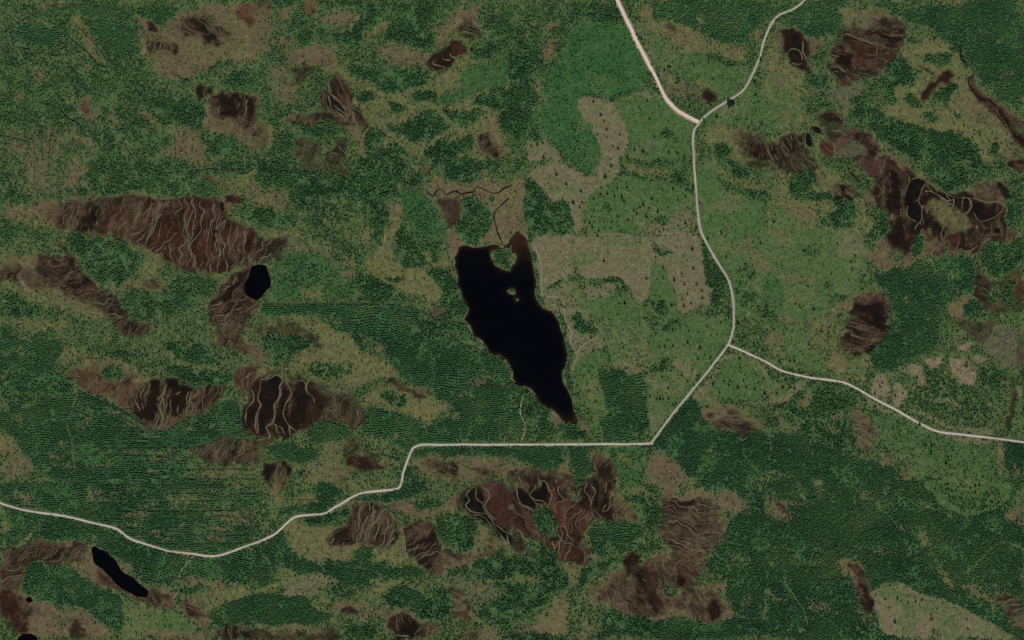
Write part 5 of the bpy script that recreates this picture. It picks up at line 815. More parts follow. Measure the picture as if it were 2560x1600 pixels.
side = np.maximum.reduce([-GX, GX - 2560, -GY, GY - 1600])  # beyond the photographed square the same forest goes on
fo = np.clip(side / 60, 0, 1) * np.clip(.7 + .5 * n120, 0, 1)
STK = nfield(15, 61), nfield(9, 62)
def streak(th, sp, X, Y):
    u = X * math.cos(th) - Y * math.sin(th); v = X * math.sin(th) + Y * math.cos(th); k = 12.0 / sp
    def s(f, a, b_):
        i = np.floor(u * a / CELL).astype(int) % NX; j = np.floor(v * b_ / CELL).astype(int) % NY
        return f[j, i]
    return .75 * s(STK[0], .22 * k, .95 * k) + .5 * s(STK[1], .3 * k, .8 * k)
HOL = {'B': dict(black=.75, dark=.25), 'D': dict(black=.45, dark=.35, red=.2), 'H': dict(dark=.8, heath=.2), 'R': dict(dark=.8, red=.2), 'O': dict(dark=.6, orange=.4), 'K': dict(black=1), 'U': dict(dark=1), 'W': dict(dark=.6, grey=.4)}
RIS = {'B': dict(heath=.7, dark=.3), 'D': dict(purple=.4, heath=.4, red=.2), 'H': dict(heath=.8, moss=.2), 'R': dict(heath=.6, red=.4), 'O': dict(heath=1), 'K': dict(dark=1), 'U': dict(heath=.6, purple=.4), 'W': dict(grey=.6, moss=.4)}
def tvec(m):
    t = np.zeros(15, np.float32)
    for c, v in m.items(): t[ci[c]] = v
    return t
GID = np.zeros((NY, NX), np.int32); SID = np.zeros((NY, NX), np.int32); BID = np.zeros((NY, NX), np.int32); ROW = np.zeros((NY, NX), np.int32)
STM = {}
for k, a in enumerate(AREAS, 1):
    mixd, dens, f, wob = CLS[a['cls']]
    P = chaikin(a['P'], 1) if a['cls'] not in 'CGEP' or len(a['P']) > 6 else a['P']
    x0, y0 = P.min(0) - 30; x1, y1 = P.max(0) + 30
    i0, i1 = np.searchsorted(gx, [x0, x1]); j0, j1 = np.searchsorted(gy, [y0, y1])
    if i1 <= i0 or j1 <= j0: continue
    sl = (slice(j0, j1), slice(i0, i1))
    size = math.sqrt(max(1.0, (P[:, 0].max() - P[:, 0].min()) * (P[:, 1].max() - P[:, 1].min())))
    w = wob * min(1.0, size / 60.0); f = f * min(1.0, size / 45.0)
    d = sdf(P, GX[sl] + WX[sl] * w, GY[sl] + WY[sl] * w)
    if a['cls'] in ('B', 'D'): d = d - 2.5 * min(1.0, size / 60.0)
    al = np.clip(.5 - d / (2 * f), 0, 1); al = al * al * (3 - 2 * al)
    a['mask'] = (i0, j0, al)
    if a['cls'] in ('B', 'R', 'U'): a['a'] = min(1.0, a['a'] * 1.2)
    ap = (al * a['a']).astype(np.float32)
    tgt = np.zeros(15, np.float32)
    for c, v in mixd.items(): tgt[ci[c]] = v
    tgt[12:] = dens
    F[:, sl[0], sl[1]] += ap[None] * (tgt[:, None, None] - F[:, sl[0], sl[1]])
    if a['st'] or a['cls'] in ('B', 'D', 'R', 'U', 'O'):
        st_ = a['st'] or (70, 16)
        q = streak(math.radians(st_[0]), st_[1], GX[sl] + WX[sl] * 5, GY[sl] + WY[sl] * 5)
        am = 1.0 if a['st'] else .55
        w1 = (ap * np.clip((q - .2) * 3.2, 0, .95) * am).astype(np.float32); w2 = (ap * np.clip((-q - .45) * 1.8, 0, .55) * am).astype(np.float32)
        for w_, m_ in ((w1, HOL[a['cls']]), (w2, RIS[a['cls']])):
            t_ = tvec(m_); F[:, sl[0], sl[1]] += w_[None] * (t_[:, None, None] - F[:, sl[0], sl[1]])
    ins = ap > .5
    if a['name'] in (BOG, POOL, CUT, MIRE):
        GID[sl][ins & (al > .5)] = k
        m2 = al > .5; GID[sl][m2] = k
        if a['name'] in (BOG,): BID[sl][m2] = k
    elif a['cls'] not in WET and a['a'] >= .85:
        keep = a['cls'] in ('F', 'Y')
        if not keep or a['name'] is not None: GID[sl][ins] = 0
        elif a['a'] >= .95: GID[sl][ins] = 0
    if a['cls'] in ('F', 'P', 'Y') and a['name'] in (STAND, PLANT, 'young_thicket'): SID[sl][al > .45] = k
    elif a['a'] >= .6 and a['cls'] not in ('F', 'P', 'Y', 'S'): SID[sl][ap > .55] = 0
    if a['cls'] == 'P': ROW[sl][al > .5] = k if a['rows'] is not None else 0
    elif a['a'] > .8: ROW[sl][ins] = 0
F[7] += fo * (1 - F[7]) * .8; F[13] += fo * (1 - F[13]) * .8
for c in range(12): F[c] = np.clip(F[c], 0, 1)

# peat around the hollows is wetter and browner than the open heath; small glades inside the plantations
def blur(f, s):
    fy = np.fft.fftfreq(NY)[:, None] * 2 * np.pi; fx = np.fft.rfftfreq(NX)[None, :] * 2 * np.pi; s = s / CELL
    return np.fft.irfft2(np.fft.rfft2(f) * np.exp(-.5 * (fx * fx + fy * fy) * s * s), s=f.shape)
wet = np.clip(blur(F[ci['dark']] + F[ci['black']] + F[ci['red']] + .6 * F[ci['purple']], 24) * 1.9, 0, 1)
core = np.clip(F[ci['dark']] + F[ci['black']] + F[ci['red']] + F[ci['purple']] + F[ci['heath']] * .5, 0, 1)
mar = np.clip(blur(core, 16) * 2.0 - .25, 0, 1) * (1 - core) * (SID == 0) * np.clip(.75 + .5 * n25, 0, 1) * (F[13] < .6)
for src in ('floor', 'grass'):
    sh = F[ci[src]] * mar * .7; F[ci[src]] -= sh; F[ci['moss']] += sh * .65; F[ci['heath']] += sh * .35
F[12:] *= (1 - .6 * mar)
for th_, sg in ((62, 1.), (-10, -1.)):
    q = np.clip(.42 + .5 * streak(math.radians(th_), 10, GX + WX * 6, GY + WY * 6), 0, 1) * np.clip(.5 + sg * .9 * n120, 0, 1)
    sh = F[ci['heath']] * np.clip(wet * q * 1.15, 0, .8); F[ci['heath']] -= sh; F[ci['dark']] += sh * .8; F[ci['red']] += sh * .2
gl = np.clip((nfield(17, 71) - 1.75) * 1.0, 0, .6) * F[13]; F[13] -= gl * .9; F[ci['floor']] -= gl * F[ci['floor']] * .7; F[ci['moss']] += gl * .5; F[ci['heath']] += gl * .2
lush = np.clip(nfield(28, 81) - .8, 0, 1) * F[13]; F[14] = np.minimum(1, F[14] + lush * .8); F[13] -= lush * .6; F[ci['grass']] += lush * .4
# natural mottling of the covers
mot = np.clip(.5 + .5 * n25, 0, 1.4)
sh = F[ci['heath']] * np.clip(.28 * (n60 * .6 + n25 * .7), -.45, .45); F[ci['heath']] -= sh; F[ci['moss']] += np.maximum(sh, 0); F[ci['dark']] += np.maximum(-sh, 0) * .35
sh = F[ci['moss']] * np.clip(.25 * n25 + .15 * n10, -.1, .5); F[ci['moss']] -= np.maximum(sh, 0); F[ci['heath']] += np.maximum(sh, 0) * .7; F[ci['grass']] += np.maximum(sh, 0) * .3
sh = F[ci['tan']] * np.clip(.34 * nfield(30, 31) + .2 * n10 + .02, 0, .7); F[ci['tan']] -= sh; F[ci['grass']] += sh * .6; F[ci['bare']] += sh * .4
sh = F[ci['grass']] * np.clip(.26 * nfield(50, 32) + .1 * n10 - .06, 0, .5); F[ci['grass']] -= sh; F[ci['moss']] += sh * .5; F[ci['tan']] += sh * .3; F[ci['floor']] += sh * .2
sh = F[ci['dark']] * np.clip(.2 * nfield(22, 33) + .12 * n10 - .08, -.35, .4); F[ci['dark']] -= np.maximum(sh, 0); F[ci['red']] += np.maximum(sh, 0) * .7; F[ci['heath']] += np.maximum(sh, 0) * .3; F[ci['black']] += np.maximum(-sh, 0)
sh = F[ci['black']] * np.clip(.18 * nfield(16, 34) + .12 * n10 - .03, 0, .5); F[ci['black']] -= sh; F[ci['dark']] += sh
sh = F[ci['red']] * np.clip(.25 * nfield(20, 35) + .15 * n10, 0, .5); F[ci['red']] -= sh; F[ci['purple']] += sh * .5; F[ci['dark']] += sh * .5
tot = F[:12].sum(0); F[:12] /= np.maximum(tot, 1e-4)
FURROW = np.clip(.5 - sdf(pts('21', '640,705 1300,705 1310,1100 640,1110'), GX, GY) / 12, 0, 1)

# lakes
LSD = np.full((NY, NX), 1e3)
for nm, lab, P, isl in LAKES:
    P = np.array(P); i0, i1 = np.searchsorted(gx, [P[:, 0].min() - 25, P[:, 0].max() + 25]); j0, j1 = np.searchsorted(gy, [P[:, 1].min() - 25, P[:, 1].max() + 25])
    sl = (slice(j0, j1), slice(i0, i1)); X = GX[sl] + W2x[sl] * .9 + W3x[sl] * .5; Y = GY[sl] + W2y[sl] * .9 + W3y[sl] * .5
    d = sdf(P, X, Y)
    for q in isl: d = np.maximum(d, -sdf(np.array(q), X, Y))
    LSD[sl] = np.minimum(LSD[sl], d)
F[12:, LSD < 2] = 0; GID[LSD < 0] = 0
# shore rim is pale sedge; islands carry conifers
isl_m = np.clip(.5 - sdf(pts('11', '2260,870 2330,850 2380,960 2400,1040 2330,1030 2270,960'), GX, GY) / 6, 0, 1); F[12] = np.maximum(F[12], isl_m * .95 * (LSD > 3))
rim = np.clip(1 - np.abs(LSD - 3) / 5, 0, 1) * .32 * np.clip(.6 + .5 * n25, 0, 1); t_ = ci['bare']; F[:12] *= (1 - rim); F[t_] += rim * .5; F[ci['heath']] += rim * .5

ZG = -.30 + .09 * n10 + .06 * n25
ZG = np.clip(ZG, -.55, -.05)
wetw = F[ci['black']]; ZG = ZG * (1 - wetw) - .5 * wetw
ZG = np.where(LSD < 6, np.clip(-.6 + .35 * LSD, -4, ZG), ZG)

def lut(field, p):
    i = np.clip(np.round((p[:, 0] + MARG) / CELL).astype(int), 0, NX - 1); j = np.clip(np.round((p[:, 1] + MARG) / CELL).astype(int), 0, NY - 1)
    return field[j, i]

# ------------------------------------------------------------------ materials
COL = {'heath': (.108, .077, .046), 'moss': (.122, .116, .042), 'red': (.056, .018, .0105), 'dark': (.0185, .0098, .0060), 'black': (.0042, .0032, .0028), 'tan': (.130, .109, .062),
       'grass': (.036, .091, .026), 'floor': (.036, .082, .032), 'grey': (.078, .073, .045), 'purple': (.052, .026, .021), 'orange': (.088, .039, .016), 'bare': (.185, .140, .092)}
g = NT('ground_cover'); g.b.inputs['Specular IOR Level'].default_value = .06
aa = [g.attr('coverA'), g.attr('coverB'), g.attr('coverC')]
ws = []
for x in aa:
    s = g.add('ShaderNodeSeparateColor'); g.l.new(x.outputs['Color'], s.inputs[0]); ws += [s.outputs[0], s.outputs[1], s.outputs[2], x.outputs['Alpha']]
nz = [g.noise(.055, 4, .62), g.noise(.13, 3, .65), g.noise(.3, 4, .7)]
sep = []
for q, sc_ in enumerate((.07, .15, .26)):
    c = g.noise(sc_, 3, .6, out='Color'); s = g.add('ShaderNodeSeparateColor'); g.l.new(c, s.inputs[0]); sep += [s.outputs[0], s.outputs[1], s.outputs[2]]
acc = None; wsum = None
for i, nme in enumerate(COV):
    e = g.math('POWER', 2.718, g.math('MULTIPLY', g.math('SUBTRACT', sep[(i * 2) % 9], .5), 8.5))
    w = g.math('MULTIPLY', ws[i], e)
    v = g.vscale(COL[nme], w)
    acc = v if acc is None else g.vadd(acc, v); wsum = w if wsum is None else g.math('ADD', wsum, w)
inv = g.math('DIVIDE', 1.0, g.math('MAXIMUM', wsum, 1e-4))
colr = g.vscale(acc, inv)
gr = g.math('ADD', g.math('MULTIPLY', nz[1], .55), g.math('ADD', g.math('MULTIPLY', nz[2], .55), g.math('MULTIPLY', nz[0], .5)))      # about .8
gain = g.math('MAXIMUM', g.math('MULTIPLY_ADD', gr, 2.5, -1.0), .25)
colr = g.vscale(colr, gain)
wv = g.add('ShaderNodeTexWave', wave_type='BANDS', bands_direction='Y', wave_profile='SIN'); wv.inputs['Scale'].default_value = .05; wv.inputs['Distortion'].default_value = 5.0; wv.inputs['Detail'].default_value = 2; wv.inputs['Detail Scale'].default_value = .6
g.l.new(g.pos(), wv.inputs['Vector'])
fur = g.attr('furrow').outputs['Fac']
colr = g.vscale(colr, g.math('ADD', 1.0, g.math('MULTIPLY', fur, g.math('MULTIPLY', g.math('SUBTRACT', wv.outputs['Fac'], .5), .34))))
g.color(colr)
g.bump(g.math('ADD', g.math('MULTIPLY', nz[1], 1.0), g.math('MULTIPLY', nz[2], .6)), .55, 1.2)
rough = g.math('SUBTRACT', .95, g.math('MULTIPLY', ws[4], .1)); g.put(g.b.inputs['Roughness'], rough)
M_ground = g.m

def simple(name, c0, c1, sc=.2, rough=.95, bump=0):
    t = NT(name); n = t.noise(sc, 3, .6); t.color(t.mix(t.math('MULTIPLY_ADD', n, 2.2, -.6, clamp=True), (*c0, 1), (*c1, 1))); t.b.inputs['Roughness'].default_value = rough
    if bump: t.bump(n, bump, .4)
    return t.m
M_ridge = simple('sedge_ridge', (.066, .062, .032), (.142, .130, .076), .22, bump=.4)
M_ridge2 = simple('dull_sedge_ridge', (.048, .036, .022), (.105, .080, .052), .22, bump=.4)
M_verge = simple('gravel_verge', (.080, .085, .048), (.170, .150, .105), .3)
M_vergep = simple('pink_gravel_verge', (.170, .125, .088), (.330, .250, .190), .15)
M_tan = simple('sand_track', (.150, .120, .078), (.245, .195, .135), .2)
M_green = simple('grass_ride', (.058, .075, .032), (.105, .120, .055), .15)
M_ditch = simple('ditch_water', (.006, .006, .005), (.016, .016, .010), .1, .5)
M_stream = simple('peaty_brook', (.004, .004, .004), (.014, .009, .006), .05, .3)
M_bark = simple('bark', (.06, .042, .03), (.13, .10, .08), 2.0, bump=.5)
M_snag = simple('grey_dead_wood', (.20, .185, .16), (.36, .33, .29), 1.0)

def foliage(name, stops, rough=.85):
    t = NT(name); a = t.attr('tint').outputs['Fac']; n = t.noise(.25, 2, .6)
    f = t.math('ADD', a, t.math('MULTIPLY', t.math('SUBTRACT', n, .5), .5), clamp=True)
    t.color(t.ramp(f, stops)); t.b.inputs['Roughness'].default_value = rough
    return t.m
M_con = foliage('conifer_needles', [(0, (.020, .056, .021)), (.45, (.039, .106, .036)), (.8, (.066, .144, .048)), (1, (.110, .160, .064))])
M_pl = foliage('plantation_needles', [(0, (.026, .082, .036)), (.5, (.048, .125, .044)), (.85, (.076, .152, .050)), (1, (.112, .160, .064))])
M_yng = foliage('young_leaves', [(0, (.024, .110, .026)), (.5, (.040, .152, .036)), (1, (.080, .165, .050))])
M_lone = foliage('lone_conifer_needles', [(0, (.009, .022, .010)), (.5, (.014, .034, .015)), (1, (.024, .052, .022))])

def roadmat(name, edge, lane, mid, dark):
    t = NT(name); v = t.attr('across').outputs['Fac']; av = t.math('ABSOLUTE', v)
    n = t.noise(.06, 4, .65); n2 = t.noise(.5, 3, .6); n3 = t.noise(.013, 2, .5)
    av = t.math('ADD', av, t.math('MULTIPLY', t.math('SUBTRACT', n, .5), .35))
    c = t.ramp(av, [(0.0, mid), (.22, mid), (.42, lane), (.62, lane), (.85, edge), (1, edge)])
    k = t.math('MULTIPLY', t.math('SUBTRACT', t.math('MULTIPLY_ADD', n3, .6, t.math('MULTIPLY', n, .6)), .5), 3.0, clamp=True)
    c = t.mix(k, c, (*dark, 1)); k2 = t.math('MULTIPLY_ADD', n2, .5, .75)
    t.color(t.vscale(c, k2)); t.bump(n2, .3, .15); return t.m
M_road = {'pale': roadmat('pale_gravel', (.62, .50, .40), (.60, .49, .395), (.42, .33, .26), (.50, .40, .32)),
          'grey': roadmat('grey_gravel', (.24, .23, .17), (.37, .35, .27), (.27, .26, .20), (.27, .26, .19)),
          'light': roadmat('light_gravel', (.26, .24, .18), (.50, .46, .38), (.34, .31, .25), (.30, .275, .215))}
w = NT('peaty_water'); dp = w.attr('depth').outputs['Fac']; n = w.noise(.02, 3, .6)
f = w.math('ADD', dp, w.math('MULTIPLY', w.math('SUBTRACT', n, .5), .35), clamp=True)
w.color(w.ramp(f, [(0, (.030, .013, .008)), (.16, (.014, .0075, .005)), (.5, (.0035, .0028, .003)), (1, (.0012, .0014, .0022))]))
w.b.inputs['Roughness'].default_value = .12; w.b.inputs['Specular IOR Level'].default_value = .1; w.b.inputs['IOR'].default_value = 1.33
w.bump(w.noise(.35, 3, .6), .06, .3)
M_water = w.m

# ------------------------------------------------------------------ ground: one sheet, cut into ground, mires, bogs, hollows and clearings that share their edges
ox = np.array([-40000., -9000., -2600., -700.]); px = np.concatenate([ox, gx, 2560 - ox[::-1]]); py = np.concatenate([ox, gy, 1600 - ox[::-1]])
pad = len(ox); PX, PY = np.meshgrid(px, py); HX, HY = PX.shape[1], PX.shape[0]
def padf(a, const=None):
    b = np.pad(a, pad, mode='edge')
    if const is not None:
        b[:pad - 1] = const; b[-pad + 1:] = const; b[:, :pad - 1] = const; b[:, -pad + 1:] = const
    return b
w2 = world(np.stack([PX, PY], -1)); V = np.concatenate([w2, padf(ZG, -.3)[..., None]], -1).reshape(-1, 3)
farc = dict(floor=.75, moss=.15, heath=.1)
cov = np.stack([padf(F[c], farc.get(COV[c], 0.)) for c in range(12)], -1).reshape(-1, 12)
fur_ = padf(FURROW, 0.).reshape(-1)
idx = np.arange(HX * HY).reshape(HY, HX)
Q = np.stack([idx[1:, :-1], idx[1:, 1:], idx[:-1, 1:], idx[:-1, :-1]], -1).reshape(-1, 4)
fid = np.zeros((HY - 1, HX - 1), np.int32); fid[pad:pad + NY - 1, pad:pad + NX - 1] = GID[:-1, :-1]; fid = fid.reshape(-1)
def ground_piece(name, sel, **props):
    q = Q[sel]; u, invq = np.unique(q, return_inverse=True); q = invq.reshape(-1, 4)
    me = mesh_np(name, V[u], q, {'coverA': cov[u, 0:4], 'coverB': cov[u, 4:8], 'coverC': cov[u, 8:12], 'furrow': fur_[u]})
    return obj(name, me, M_ground, kind='structure', **props)
GROUND = ground_piece('ground', fid == 0, label='green and brown boreal forest and mire ground reaching past every edge', category='ground')
order = np.argsort(fid, kind='stable'); sf = fid[order]; PIECE = {}
cat = {BOG: 'bog', POOL: 'bog pool', CUT: 'clearing', MIRE: 'mire'}
for k in np.unique(fid):
    if k == 0: continue
    a0, a1 = np.searchsorted(sf, [k, k + 1])
    if a1 - a0 < 3: continue
    A_ = AREAS[k - 1]
    PIECE[k] = ground_piece(A_['name'], order[a0:a1], label=A_['label'], category=cat[A_['name']])

# ------------------------------------------------------------------ lakes and ponds
for nm, lab, P, isl in LAKES:
    P = np.array(P); s = 5.0 if nm == 'lake' else 3.0
    X, Y = np.meshgrid(np.arange(P[:, 0].min() - 12, P[:, 0].max() + 12 + s, s), np.arange(P[:, 1].min() - 12, P[:, 1].max() + 12 + s, s))
    d = sdf(P, X, Y); dd = d.copy()
    for q in isl: dd = np.maximum(dd, -sdf(np.array(q), X, Y))
    hx = X.shape[1]; ii = np.arange(X.size).reshape(X.shape)
    q = np.stack([ii[1:, :-1], ii[1:, 1:], ii[:-1, 1:], ii[:-1, :-1]], -1).reshape(-1, 4)
    q = q[(d.reshape(-1)[q] < 6).any(1)]; u, iv = np.unique(q, return_inverse=True)
    VV = np.concatenate([world(np.stack([X, Y], -1)).reshape(-1, 2), np.full((X.size, 1), -.6)], 1)[u]
    # brown shallows: the upper arms and the lower tip of the big lake
    dep = np.clip(-dd.reshape(-1)[u] / 11 + .06, 0, 1)
    if nm == 'lake':
        yy = Y.reshape(-1)[u]; xx = X.reshape(-1)[u]
        sh = np.clip((700 - yy) / 90, 0, 1) * np.clip((xx - 1205) / 60, 0.25, 1); sh = np.maximum(sh, np.clip((yy - 1015) / 45, 0, 1)); sh = np.maximum(sh, np.clip((635 - yy) / 25, 0, 1) * .8)
        dep *= (1 - .94 * sh)
    else: dep = np.clip(dep * 4 + .35, 0, 1)
    obj(nm, mesh_np(nm, VV, iv.reshape(-1, 4), {'depth': dep}, True), M_water, kind='structure', label=lab, category='lake' if nm == 'lake' else 'pond')

# ------------------------------------------------------------------ strips: roads, verges, tracks, brooks, ditches, peat ridges
def resample(P, step, smooth=True):
    P = np.asarray(P, float)
    if smooth and len(P) > 2:                                  # centripetal-ish Catmull-Rom
        E = np.concatenate([[2 * P[0] - P[1]], P, [2 * P[-1] - P[-2]]]); out = []
        for i in range(1, len(E) - 2):
            p0, p1, p2, p3 = E[i - 1:i + 3]; n = max(2, int(np.hypot(*(p2 - p1)) / step) + 1)
            t = np.linspace(0, 1, n, endpoint=False)[:, None]; l = np.hypot(*(p2 - p1))
            m1 = (p2 - p0) * l / max(l + np.hypot(*(p1 - p0)), 1e-6); m2 = (p3 - p1) * l / max(l + np.hypot(*(p3 - p2)), 1e-6)
            out.append((2 * t ** 3 - 3 * t ** 2 + 1) * p1 + (t ** 3 - 2 * t ** 2 + t) * m1 + (-2 * t ** 3 + 3 * t ** 2) * p2 + (t ** 3 - t ** 2) * m2)
        return np.concatenate(out + [P[-1:]])
    out = []
    for a, b in zip(P[:-1], P[1:]):
        n = max(1, int(np.hypot(*(b - a)) / step)); out.append(a + (b - a) * np.linspace(0, 1, n, endpoint=False)[:, None])
    return np.concatenate(out + [P[-1:]])
def normals(P):
    T = np.gradient(P, axis=0); T /= np.maximum(np.hypot(T[:, 0], T[:, 1])[:, None], 1e-6)
    return np.stack([T[:, 1], -T[:, 0]], 1)
def strip(name, C, prof, closed_attr=None):
    """prof: list of (offset units or array, z); returns a mesh"""
    N = normals(C); n = len(C); k = len(prof); VV = np.zeros((n, k, 3)); AV = np.zeros((n, k))
    for i, (o, z) in enumerate(prof):
        o = np.broadcast_to(o, (n,)); VV[:, i, :2] = world(C + N * o[:, None]); VV[:, i, 2] = z
        AV[:, i] = o
    ii = np.arange(n * k).reshape(n, k)
    q = np.stack([ii[:-1, :-1], ii[1:, :-1], ii[1:, 1:], ii[:-1, 1:]], -1).reshape(-1, 4)
    v0 = VV.reshape(-1, 3); e = np.cross(v0[q[0, 1]] - v0[q[0, 0]], v0[q[0, 2]] - v0[q[0, 0]])
    if e[2] < 0: q = q[:, ::-1]
    return mesh_np(name, v0, q, {'across': AV.reshape(-1) / closed_attr} if closed_attr else None, True)
def smooth1(n, sc):
    r = rng.standard_normal(n + 60); k = np.exp(-.5 * (np.arange(-30, 31) / sc) ** 2); v = np.convolve(r, k / np.sqrt((k * k).sum()), 'same')[30:30 + n]
    return v

XS, YS = 2560 + 240, 1600 + 240                               # exclusion raster, 1 unit per cell, offset 120
EX = np.zeros((YS, XS), bool)
def exclude(C, r):
    for (ax, ay), (bx, by) in zip(C[:-1], C[1:]):
        x0 = int(max(0, min(ax, bx) - r + 120)); x1 = int(min(XS, max(ax, bx) + r + 122)); y0 = int(max(0, min(ay, by) - r + 120)); y1 = int(min(YS, max(ay, by) + r + 122))
        if x1 <= x0 or y1 <= y0: continue
        X, Y = np.meshgrid(np.arange(x0, x1) - 120, np.arange(y0, y1) - 120); ex, ey = bx - ax, by - ay
        t = np.clip(((X - ax) * ex + (Y - ay) * ey) / max(ex * ex + ey * ey, 1e-6), 0, 1)
        EX[y0:y1, x0:x1] |= (X - ax - t * ex) ** 2 + (Y - ay - t * ey) ** 2 < r * r

for i, (nm, lab, P, hw, kind) in enumerate(ROADS):
    C = resample(P, 4.0); n = len(C); z = .75 + .12 * i; wob = smooth1(n, 3) * .22; wl_ = smooth1(n, 4) * .35; wr_ = smooth1(n, 4) * .35; fl_ = 1.3 * np.exp(-np.minimum(np.arange(n), np.arange(n)[::-1]) / 2.2)
    road = obj('road', strip('road', C, [(-hw + wob + wl_ - fl_, z - .12), (-hw * .5, z), (0, z + .05), (hw * .5, z), (hw + wob + wr_ + fl_, z - .12)], hw), M_road[kind], kind='structure', label=lab, category='road')
    mv = M_vergep if kind == 'pale' else M_verge
    for s in (-1, 1):
        wd = (2.6 if kind == 'pale' else 1.7) + .9 * smooth1(n, 5)
        if kind == 'pale' and s == -1: wd = wd + 1.2
        wd = np.clip(wd, .5, 5)
        obj('verge', strip('verge', C, [(s * (hw - .5) + wob, z - .2), (s * (hw + wd) + wob, -.04)]), mv, road)
    exclude(C, hw + 1.7)
for lab, P, hw, kind in TRACKS:
    C = resample(P, 4.0); n = len(C); C = C + normals(C) * (smooth1(n, 4) * .5)[:, None]; wv_ = np.clip(1 + .25 * smooth1(n, 3), .5, 1.5)
    obj('track', strip('track', C, [(-hw * .6 * wv_, .02), (0, .08), (hw * .6 * wv_, .02)]), M_tan if kind == 'tan' else M_green, kind='structure', label=lab, category='track')
    exclude(C, hw * .75)
for nm, lab, P, hw in STREAMS:
    C = resample(P, 3.0); n = len(C); C = C + normals(C) * (smooth1(n, 3) * .9)[:, None]; wv_ = np.clip(1 + .35 * smooth1(n, 4), .5, 1.8)
    o = obj(nm, strip(nm, C, [(-hw * .62 * wv_, .02), (0, .0), (hw * .62 * wv_, .02)]), M_stream, kind='structure', label=lab, category='river' if nm == 'river' else 'brook')
    exclude(C, hw + .4)
for P in DITCHES:
    C = resample(P, 5.0, len(P) > 2); n = len(C); C = C + normals(C) * (smooth1(n, 5) * .4)[:, None]; wv_ = np.clip(.62 + .25 * smooth1(n, 4), .25, 1.2)
    obj('ditch', strip('ditch', C, [(-wv_ - .3, .03), (-wv_, .01), (wv_, .01), (wv_ + .3, .03)]), M_ditch, GROUND)
    exclude(C, 1.1)

# ---- peat ridges: low winding banks between the hollows of the string bogs
def ridge(C, w, mat, parent, h=.6):
    n = len(C); ww = w * .5 * np.clip(1 + .3 * smooth1(n, 3), .45, 1.7); tp = np.minimum(1, np.minimum(np.arange(n), np.arange(n)[::-1]) / 3 + .35); ww = ww * tp
    o = obj('peat_ridge', strip('peat_ridge', C, [(-ww, -.12), (-ww * .35, h), (ww * .35, h), (ww, -.12)]), mat, parent)
    return o
NR = 0
def bog_at(C, default=None):
    v = lut(BID, C); v = v[v > 0]
    if len(v) == 0: v = lut(GID, C); v = v[v > 0]
    k = np.bincount(v).argmax() if len(v) else 0
    return PIECE.get(k, default)
for P, wd in RIDGES:
    C = resample(P, 2.2); n = len(C); C = C + normals(C) * (smooth1(n, 2.2) * .8 + smooth1(n, 7) * .8)[:, None]
    ridge(C, wd * .85, M_ridge, bog_at(C, GROUND)); NR += 1
for k, a in enumerate(AREAS, 1):                              # pale sedge rims round the open hollows, broken here and there
    if a['name'] != POOL or a['cls'] not in ('K', 'D', 'GK', 'B') or k not in PIECE: continue
    C = resample(np.concatenate([chaikin(a['P'], 2)] * 1 + [chaikin(a['P'], 2)[:1]]), 2.2, False); n = len(C)
    cen = C.mean(0); C = C + normals(C) * (smooth1(n, 2.5) * .8 + smooth1(n, 9) * .9)[:, None]
    good = smooth1(n, 10) > .1; e = np.flatnonzero(np.diff(np.concatenate([[0], good.astype(int), [0]])))
    for s, f_ in zip(e[::2], e[1::2]):
        if f_ - s > 7: ridge(C[s:f_], 1.7, M_ridge, PIECE[k], .5)
SN1, SN2, SN3 = nfield(48, 41), nfield(24, 42), nfield(12, 43)
for k, a in enumerate(AREAS, 1):
    if not a['st'] or 'mask' not in a: continue
    th, sp = math.radians(a['st'][0]), a['st'][1]; wd = a['st'][2] if len(a['st']) > 2 else min(2.2, sp * .2)
    i0, j0, al = a['mask']; P = a['P']; c = P.mean(0); d = np.array([math.cos(th), -math.sin(th)]); nn = np.array([-d[1], d[0]])
    R = np.abs((P - c) @ d).max() + 10; Ro = np.abs((P - c) @ nn).max()
    par = PIECE.get(k) ; pale = a['cls'] in ('D', 'K', 'O') or a['cls'] == 'B'
    for minor in (0, 1):
     off = -Ro + sp * .5; thr = (.1 if a['name'] is None else -.15) if minor else (.2 if a['name'] is None else -1.1); wdd = wd * (.55 if minor else 1)
     while off < Ro:
        t = np.arange(-R, R, 2.4); B = c + nn * off + d * t[:, None]
        n = len(t)
        disp = sp * (.42 * lut(SN1, B) + .42 * lut(SN2, B) + .22 * lut(SN3, B)) + smooth1(n, 2.2) * .8 + smooth1(n, 8) * sp * .22
        C = B + nn * disp[:, None]
        ii = np.round((C[:, 0] + MARG) / CELL).astype(int) - i0; jj = np.round((C[:, 1] + MARG) / CELL).astype(int) - j0
        ok = (ii >= 0) & (jj >= 0) & (ii < al.shape[1]) & (jj < al.shape[0])
        v = np.zeros(n); v[ok] = al[jj[ok], ii[ok]]
        own_ = lut(BID, C); lay = a['name'] is None
        v[(lut(LSD, C) < 4) | (lay & (own_ > 0)) | ((not lay) & (own_ != k) & (own_ > 0)) | (lut(F[4], C) > (.62 if a['cls'] != 'K' else 2))] = 0
        good = (v > .55) & (smooth1(n, 8) > thr)
        e = np.flatnonzero(np.diff(np.concatenate([[0], good.astype(int), [0]])))
        for s, f_ in zip(e[::2], e[1::2]):
            if f_ - s < (6 if minor else 4): continue
            CC = C[s:f_]; ridge(CC, wdd, M_ridge if (not minor and (a['cls'] in ('D', 'K') or rng.random() < .55)) else M_ridge2, par or bog_at(CC, GROUND), .5); NR += 1
        off += sp * rng.uniform(.55, 1.6) * (.7 if minor else 1)
print('ridges', NR)

